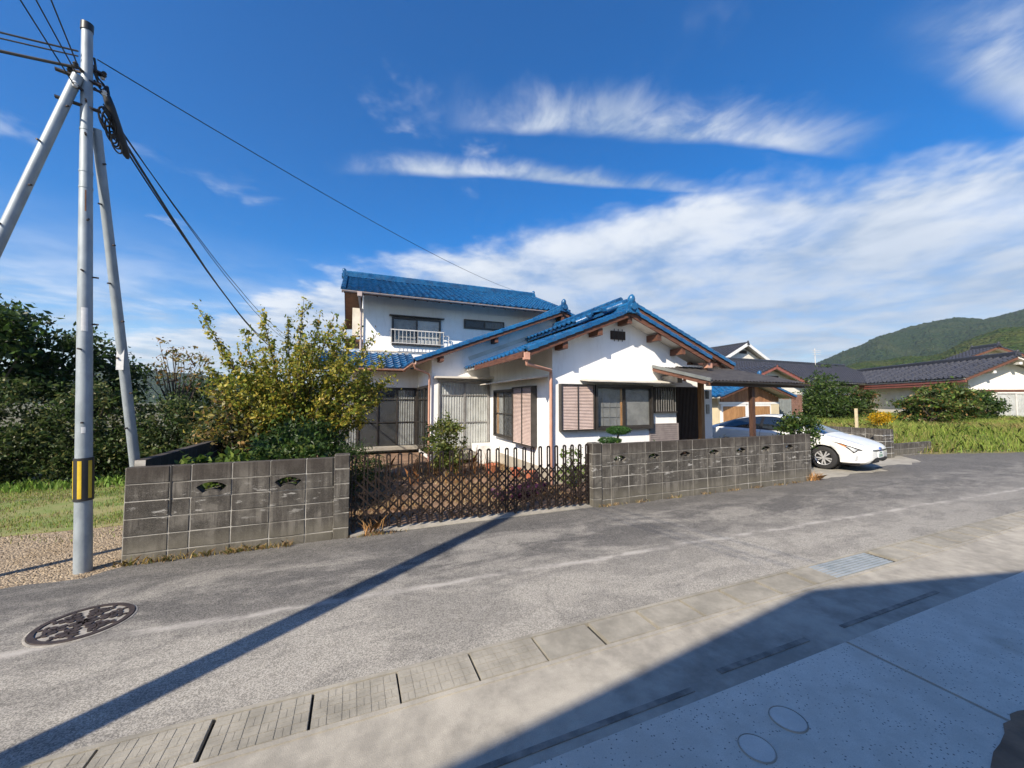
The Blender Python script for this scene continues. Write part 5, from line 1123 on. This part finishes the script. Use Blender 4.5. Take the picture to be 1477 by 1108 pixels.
for k,(x,y,h,r) in enumerate(((-9.3,12.7,2.75,1.2),(-7.7,12.9,2.55,1.15),(-6.2,13.0,2.45,1.1),(-4.75,13.1,2.05,1.05),(-3.6,13.2,1.7,.85))):
    plant('evergreen_bush',('dense evergreen bush at the left edge behind the lawn, browning at the top','dense dark bush behind the lawn, left of the utility pole','dense dark bush right behind the utility pole','dense dark bush between the pole and its rear strut','dense dark bush at the end of the lawn, right of the rear strut')[k],'bush',(x,y,-.05),[(x,y,h*.46,r,.8,h*.50),(x,y-.15,h*.25,r*1.05,.75,h*.28)],130,14000,.28,.042,DK+[(.075,.10,.035),(.12,.155,.05),(.17,.17,.06)]+([(.22,.17,.07)]*2 if k == 0 else []),20+k,trunk=.06,group='evergreen thicket behind the lawn',shell=.6)
# yellowing tree in the garden: long upright limbs carrying leaves along their twigs
def yellow_tree():
    rng = np.random.default_rng(5); t = thing('garden_tree','yellowing garden tree with upright leafy branches, behind the left block wall','tree',(-1.15,9.2,0))
    m = MB(); base = Vector((-1.15,9.2,0)); fork = Vector((-1.1,9.2,1.05)); m.tube([base-Vector((0,0,.1)),Vector((-1.18,9.22,.5)),fork],[.11,.09,.08],12); m.build('trunk','bark',t,True); m = MB(); P = []; Kc = []
    tips = [(-2.85,9.1,3.72),(-2.75,9.3,2.55),(-2.45,9.0,2.9),(-2.15,9.5,3.35),(-1.75,9.0,3.72),(-1.35,9.4,3.70),(-1.02,9.1,4.02),(-.72,9.3,3.80),(-.42,9.0,3.74),(-.18,9.5,3.70),(.12,9.1,3.50),(.45,9.2,3.40),(.72,9.3,2.95),(.80,9.1,2.45),(.62,8.9,1.95),(.35,8.6,2.5),(-.2,8.5,2.9),(-.9,8.45,3.1),(-1.6,8.5,2.8),(-2.2,8.6,2.1),(-.5,8.4,2.1),(.1,8.5,1.7),(-1.2,9.9,3.4),(-.4,9.9,3.3),(-2.0,9.9,2.7),(.3,9.8,2.6),(-2.6,8.8,1.7),(.0,9.0,2.9),(-.7,8.8,3.3),(-1.3,8.7,2.4),(-2.3,9.0,1.45),(-1.7,8.6,1.55),(.3,8.9,1.45),(-.4,8.7,1.5),(-2.7,9.1,2.1),(-2.0,9.2,2.5),(-1.0,9.0,2.7),(.45,9.0,2.2)]
    for tp in tips:
        tp = Vector(tp); mid = fork.lerp(tp,.5)+Vector((0,0,-.18))+Vector(rng.normal(0,.06,3)); pts = [fork.lerp(mid,s*2) if s < .5 else mid.lerp(tp,s*2-1) for s in (0,.25,.5,.75,1)]
        m.tube(pts,[.035,.026,.018,.011,.004],6)
        for s in np.linspace(.26,1,17):
            p = fork.lerp(mid,s*2) if s < .5 else mid.lerp(tp,s*2-1); d0 = (tp-mid).normalized()
            if s < .93:
                tw = (Vector(rng.normal(0,1,3))*.6+d0*.6+Vector((0,0,.35))).normalized(); L = rng.uniform(.16,.46)*(1.15-s*.55); e = p+tw*L; m.tube([p,e],[.006,.002],4)
                k = int(rng.integers(26,40)); f = rng.uniform(.1,1,(k,1)); P.append(np.array(p)+np.array(tw)*L*f+rng.normal(0,.04,(k,3))); Kc.append(np.full(k,e.z))
            k = 7; P.append(np.array(p)+rng.normal(0,.045,(k,3))); Kc.append(np.full(k,p.z))
    m.build('limbs','bark',t,True); P = np.concatenate(P); El = [(-1.0,9.2,2.35,1.55,.75,1.05),(-.3,9.1,2.3,1.0,.7,.95),(-1.3,9.1,1.7,.9,.6,.5)]; _, P2 = clumps(El,150,5200,.24,rng,.8,.35); P = np.concatenate([P,P2])
    V, F, C = leafquads(P,.032,[(.44,.36,.05),(.56,.44,.09),(.34,.32,.05),(.19,.23,.035),(.40,.26,.06),(.11,.16,.02)],rng,[.13,.09,.29,.27,.04,.18],.55,.4)
    link('crown',fastmesh('crown',V,F,'leaf',C),t)
yellow_tree()
plant('garden_shrub','dark green shrub under the yellowing tree','shrub',(-1.4,8.2,0),[(-1.15,8.2,.98,.70,.45,.55),(-.55,8.3,.9,.5,.4,.5)],60,4500,.24,.040,DK+MID[:2],31)
plant('garden_shrub','yellow-green feathery shrub behind the left end of the block wall','shrub',(-2.0,8.6,0),[(-2.15,8.8,1.2,.55,.4,.95)],60,3000,.22,.040,OLV+[(.28,.24,.05),(.32,.2,.07)],32,shell=.3)
plant('garden_shrub','bright low leafy plant just above the left block wall','shrub',(-1.75,6.6,0),[(-1.75,6.6,.85,.45,.25,.35)],26,700,.15,.055,[(.10,.16,.03),(.16,.21,.04),(.07,.12,.02)],33,trunk=.02)
plant('garden_shrub','low clipped green shrub above the middle of the left block wall','shrub',(-.9,7.1,0),[(-.95,7.1,.72,.65,.4,.55)],50,4200,.2,.034,MID+DK[:1],34,trunk=.03)
plant('garden_shrub','spreading dark juniper shrub beside the gate pillar','shrub',(-.05,7.7,0),[(-.05,7.8,.62,.50,.40,.48)],50,3800,.2,.030,DK+MID[:1],35,trunk=.03,ratio=.25)
plant('round_bush','light green bush in front of the tall curtained window','shrub',(2.08,9.4,0),[(2.08,9.4,.85,.42,.4,.62),(2.0,9.4,1.45,.17,.17,.36),(2.15,9.4,.45,.35,.35,.4)],70,3600,.15,.036,[(.12,.16,.035),(.17,.20,.05),(.08,.12,.03),(.20,.19,.05)],36,trunk=.025,limbs=20)
plant('wall_shrub','green leafy shrub on the end of the long block wall, in front of the car','shrub',(10.85,6.42,0),[(10.72,6.45,1.12,.50,.38,.42)],55,2700,.17,.036,MID+DK[1:3]+[(.13,.17,.05)],37,trunk=.03)
plant('gate_plant','small bright green plant behind the right end of the gate','shrub',(4.0,6.5,0),[(4.0,6.6,.55,.22,.2,.45)],24,500,.11,.035,[(.16,.24,.04),(.11,.18,.03)],38,trunk=.015)
plant('purple_plant','low dark purple leaved plants in the bed behind the gate','plant',(3.0,6.95,0),[(2.75,6.9,.14,.40,.22,.17),(3.25,7.0,.14,.35,.22,.17)],40,1300,.13,.030,[(.07,.02,.06),(.11,.035,.09),(.05,.03,.04)],39,trunk=.012)
plant('garden_shrub','low dark shrub behind the long wall, seen through its left fan openings','shrub',(5.6,6.35,0),[(4.9,6.5,.5,.6,.25,.42),(6.1,6.5,.5,.8,.25,.42)],60,3600,.18,.036,DK+MID[:2],47,trunk=.03)
plant('garden_shrub','low dark shrub behind the long wall, seen through its right fan openings','shrub',(8.4,6.2,0),[(7.7,6.4,.5,.7,.2,.40),(9.2,6.45,.5,.7,.2,.40)],60,3600,.18,.036,DK+MID[:1],48,trunk=.03)
# pine trained into flat pads
pn = thing('cloud_pine','small pine trained into two flat green pads, above the long block wall','pine',(5.1,6.75,0)); rng = np.random.default_rng(40)
MB().tube([(5.1,6.75,-.05),(5.0,6.75,.5),(5.15,6.75,.9),(5.22,6.75,1.2)],[.05,.04,.03,.02],9).build('trunk','bark',pn,True); MB().tube([(5.08,6.75,.75),(4.9,6.75,.98)],[.025,.015],8).build('limb','bark',pn,True)
for cx,cz,rx,rz,n in ((5.22,1.25,.28,.085,2600),(4.93,1.05,.21,.065,1600),(5.12,1.04,.16,.05,900)):
    d_ = rng.normal(size=(n,3)); d_ /= np.linalg.norm(d_,axis=1)[:,None]; P = np.array([cx,6.75,cz])+d_*np.array([rx,rx*.8,rz])*rng.uniform(.75,1,(n,1)); P[:,2] += .012*np.sin(P[:,0]*60)
    V, F, C = leafquads(P,.026,[(.045,.12,.025),(.07,.17,.035),(.03,.08,.02)],rng,None,.14); link('needle_pad',fastmesh('needle_pad',V,F,'leaf',C),pn)
# clay pots by the side wall
for k,(x,y,r,h) in enumerate(((3.35,9.6,.16,.24),(3.75,8.9,.13,.22),(3.95,8.5,.14,.2))):
    p = thing('plant_pot',('reddish clay pot near the side wall, farthest of three','reddish clay pot near the side wall, middle of three','reddish clay pot beside the downpipe, nearest of three')[k],'pot',(x,y,0),'clay pots by the side wall')
    MB().lathe([(0,0),(r*.7,0),(r*.95,h*.9),(r*1.08,h*.9),(r*1.08,h),(r*.9,h),(r*.85,h*.85),(0,h*.85)],22,(x,y,-.005)).build('pot','clay_pot',p,True)
# right background
plant('conifer','dark layered conifer behind the car','tree',(25.3,13.8,.5),[(25.3,13.8,1.5,1.8,1.4,1.0),(25.3,13.8,2.4,1.25,1.1,.9),(25.2,13.8,3.3,.6,.6,.8),(24.6,13.6,1.5,1.1,1,.9)],150,13000,.42,.070,DK+MID[:2]+[(.10,.14,.03)],51,trunk=.12,flat=.4,ratio=.35)
plant('garden_shrub','loose green and russet shrub with layered branches, right of the stake','shrub',(26.0,9.6,.55),[(26.0,9.6,1.5,1.25,.9,1.0)],60,4500,.32,.065,MID+[(.12,.19,.03),(.16,.20,.05)]+OLV[:2]+[(.28,.16,.05)],52,flat=.35)
plant('garden_shrub','broad olive and russet layered shrub in the middle of the grass bank','shrub',(28.8,10.2,.6),[(28.8,10.2,1.75,2.0,1.2,1.15)],100,8500,.40,.070,MID+[(.13,.19,.03),(.17,.21,.05)]+OLV[:2]+[(.26,.16,.05)],53,flat=.35,trunk=.08)
plant('garden_shrub','dark green shrub in front of the cream house wall','shrub',(33.5,10.6,.65),[(33.3,10.6,1.55,1.5,1.1,.95)],80,6500,.36,.070,DK+MID+[(.12,.18,.04)],54,flat=.4,trunk=.08)
plant('garden_shrub','small shrub with russet tips below the dark roofs','shrub',(29.8,14.5,.65),[(29.8,14.5,1.8,1.6,.8,.9)],60,4200,.35,.07,OLV+MID+[(.25,.12,.05)],55,flat=.4)
plant('goldenrod','yellow flowering goldenrod beside the wooden stake','flowers',(20.4,9.2,.45),[(20.5,9.2,1.18,.42,.3,.22)],30,1300,.16,.035,[(.62,.38,.01),(.52,.30,.01),(.42,.30,.02)],56,trunk=.01)
# ------------------------------------------------------------------ grass, weeds, litter: uncountable, one object each
def blades(name, label, pts, h, w, pal, seed, lean=.35, cat='grass', wts=None):
    rng = np.random.default_rng(seed); n = len(pts); P = np.asarray(pts,float); a = rng.uniform(0,6.283,n); d_ = np.stack([np.cos(a),np.sin(a),np.zeros(n)],1); s = rng.normal(size=(n,3)); s[:,2] = 0; s /= np.linalg.norm(s,axis=1)[:,None]; H_ = h*rng.uniform(.4,1.4,(n,1)); W2_ = w*rng.uniform(.6,1.3,(n,1)); up = np.array([0,0,1.])
    mid = P+up*H_*.6+d_*H_*lean*.35; tip = P+up*H_*rng.uniform(.75,1,(n,1))+d_*H_*lean*1.1
    V = np.stack([P-s*W2_,P+s*W2_,mid+s*W2_*.7,tip,mid-s*W2_*.7],1).reshape(-1,3); F = np.arange(5*n).reshape(n,5); pal = np.array(pal); C = np.repeat(np.clip(pal[rng.choice(len(pal),n,p=wts)]*rng.uniform(.7,1.25,(n,1)),0,1),5,0)
    return tag(link(name,fastmesh(name,V,F,'blade',C)),label,cat,None,'stuff')
rng = np.random.default_rng(60)
def uni(n, x0, x1, y0, y1, z=0.): return np.stack([rng.uniform(x0,x1,n),rng.uniform(y0,y1,n),np.full(n,z)],1)
GRN = [(.15,.23,.03),(.22,.30,.045),(.11,.17,.025),(.30,.30,.07)]; DRY = [(.36,.25,.11),(.28,.17,.08),(.42,.31,.16),(.20,.11,.06)]
L_ = uni(60000,-11,-2.5,7.2,12.6,-.045); nz = np.sin(L_[:,0]*1.7)+np.sin(L_[:,1]*2.3+L_[:,0])+.8*np.sin(L_[:,0]*4.1-L_[:,1]*3.3); L_ = L_[(nz+rng.normal(0,.8,len(L_)) > -.9)&((L_[:,1] > 8.0) | (rng.random(len(L_)) < .12))]
blades('lawn_grass','short patchy green grass of the lawn beyond the gravel',L_,.045,.004,GRN+[(.20,.28,.05),(.33,.27,.12),(.36,.26,.13)],61)
L_ = uni(1500,-10,-2.6,11.4,12.5,-.045); blades('ground_cover','bright green leafy ground cover at the foot of the thicket',L_,.16,.018,[(.12,.22,.03),(.18,.28,.05)],62)
L_ = uni(30000,-.1,4.1,6.2,12.0,-.012); kz = np.sin(L_[:,0]*3.1+1)+np.sin(L_[:,1]*2.7)+np.sin(L_[:,0]*5+L_[:,1]*4); L_ = L_[kz+rng.normal(0,.7,len(L_)) > -.4]
blades('dry_weeds','dry brown weeds and straw covering the garden behind the gate',L_,.055,.006,DRY+[(.33,.19,.10)]+[(.5,.4,.24)],63,.9)
L_ = np.concatenate([np.stack([rng.normal(c,.12,18),rng.normal(8.2+(i*1.7)%2.6,.12,18),np.full(18,-.01)],1) for i,c in enumerate(np.linspace(-.2,3.4,13))]); blades('dry_stalks','taller dry russet stalks standing in the garden',L_,.48,.010,[(.34,.15,.06),(.42,.24,.09),(.25,.12,.05)],64,.4)
# weeds along the foot of the walls
def foot(cs, n, spread, h, pal, nm, lb, seed, y=5.80, z=0.):
    L_ = np.concatenate([np.stack([rng.normal(c,spread,n),y-np.abs(rng.normal(0,.035,n)),np.full(n,z)],1) for c in cs]); blades(nm,lb,L_,h,.0045,pal,seed,.8)
foot([-2.35,-2.1,-1.95,-1.65,-1.35,-1.28,-1.05,-.8],60,.07,.07,DRY[:2]+[(.30,.21,.05),(.13,.14,.04)],'wall_weeds','small brown weeds along the foot of the left block wall',65)
foot([.18,.35,.5,4.15,4.4,5.0,5.8,6.6,7.4,8.1,8.8,9.4],35,.10,.05,DRY+[(.20,.18,.06)],'wall_weeds','sparse straw along the foot of the gate and the long wall',66)
foot([.28,10.05,10.2,10.3],40,.08,.20,[(.48,.26,.09),(.40,.20,.07),(.30,.17,.06)],'dry_tufts','tall dry orange tufts at the ends of the gateway and of the long wall',67,5.84)
L_ = uni(120000,16.9,40,5.5,22); z = np.array([bank_h(a,b) for a,b in L_[:,:2]]); k = z > .03; L_ = L_[k]; L_[:,2] = z[k]-.03
dn = np.sin(L_[:,0]*.9)+np.sin(L_[:,1]*1.3+L_[:,0]*.5); gsel = dn+rng.normal(0,.7,len(L_)) > -.2
blades('bank_grass','long green grass and weeds on the bank beyond the car',L_[gsel],.33,.007,[(.18,.27,.035),(.26,.34,.06),(.12,.18,.025),(.34,.34,.09)],68,.4)
blades('bank_dry_grass','brown dry grass heads on the bank at the right',L_[~gsel],.30,.006,[(.30,.23,.09),(.22,.22,.06),(.18,.24,.05),(.36,.26,.11)],69,.6)
# loose gravel and chips on the verge
n = 2600; P = uni(n,-7,-2.5,5.5,8.2,-.055); s = rng.uniform(.008,.022,n); base = np.array([(1,0,0),(-.5,.87,0),(-.5,-.87,0),(0,0,.8)]); V = (P[:,None,:]+base[None]*s[:,None,None]*rng.uniform(.7,1.3,(n,4,1))).reshape(-1,3)
i4 = np.arange(n)*4; F = np.concatenate([np.stack([i4,i4+1,i4+3],1),np.stack([i4+1,i4+2,i4+3],1),np.stack([i4+2,i4,i4+3],1)])
tag(link('loose_gravel',fastmesh('loose_gravel',V,F,'gravel')),'loose stones on the gravel verge by the pole','gravel',None,'stuff')

# leafy weeds over the bank, and the air between here and the mountain
L_ = uni(42000,16.95,38,5.6,18); z = np.array([bank_h(a,b) for a,b in L_[:,:2]]); k = z > .02; L_ = L_[k]; z = z[k]
hh = .10+.30*np.clip(np.sin(L_[:,0]*1.9+np.sin(L_[:,1]*1.1)*2)+np.sin(L_[:,1]*2.3-L_[:,0]*.7),0,2)/2*np.clip(z/.4,.15,1); L_[:,2] = z-.02+hh*rng.random(len(L_))**.7
V, F, C = leafquads(L_,.042,[(.14,.23,.03),(.21,.29,.05),(.08,.14,.02),(.28,.28,.07),(.24,.17,.06)],rng,[.3,.28,.18,.14,.10],.4)
tag(link('bank_weeds',fastmesh('bank_weeds',V,F,'leaf',C)),'leafy green weeds overgrowing the bank beyond the car','weeds',None,'stuff')
hz = MB().box(-2450,2450,-2450,2450,-1.2,420).mesh('haze'); hm = bpy.data.materials.new('haze'); hm.use_nodes = True; ht = NT(hm.node_tree); ht.n.clear()
ho = ht.new('ShaderNodeOutputMaterial'); hp = ht.new('ShaderNodeVolumePrincipled'); hp.inputs['Color'].default_value = (0.78,0.87,1,1); hp.inputs['Density'].default_value = 0.00011; hp.inputs['Anisotropy'].default_value = 0.2
ht.l.new(hp.outputs[0],ho.inputs['Volume']); hz.materials.append(hm); tag(link('haze',hz),'thin bluish air over the whole place, paling the mountain','haze',None,'stuff')
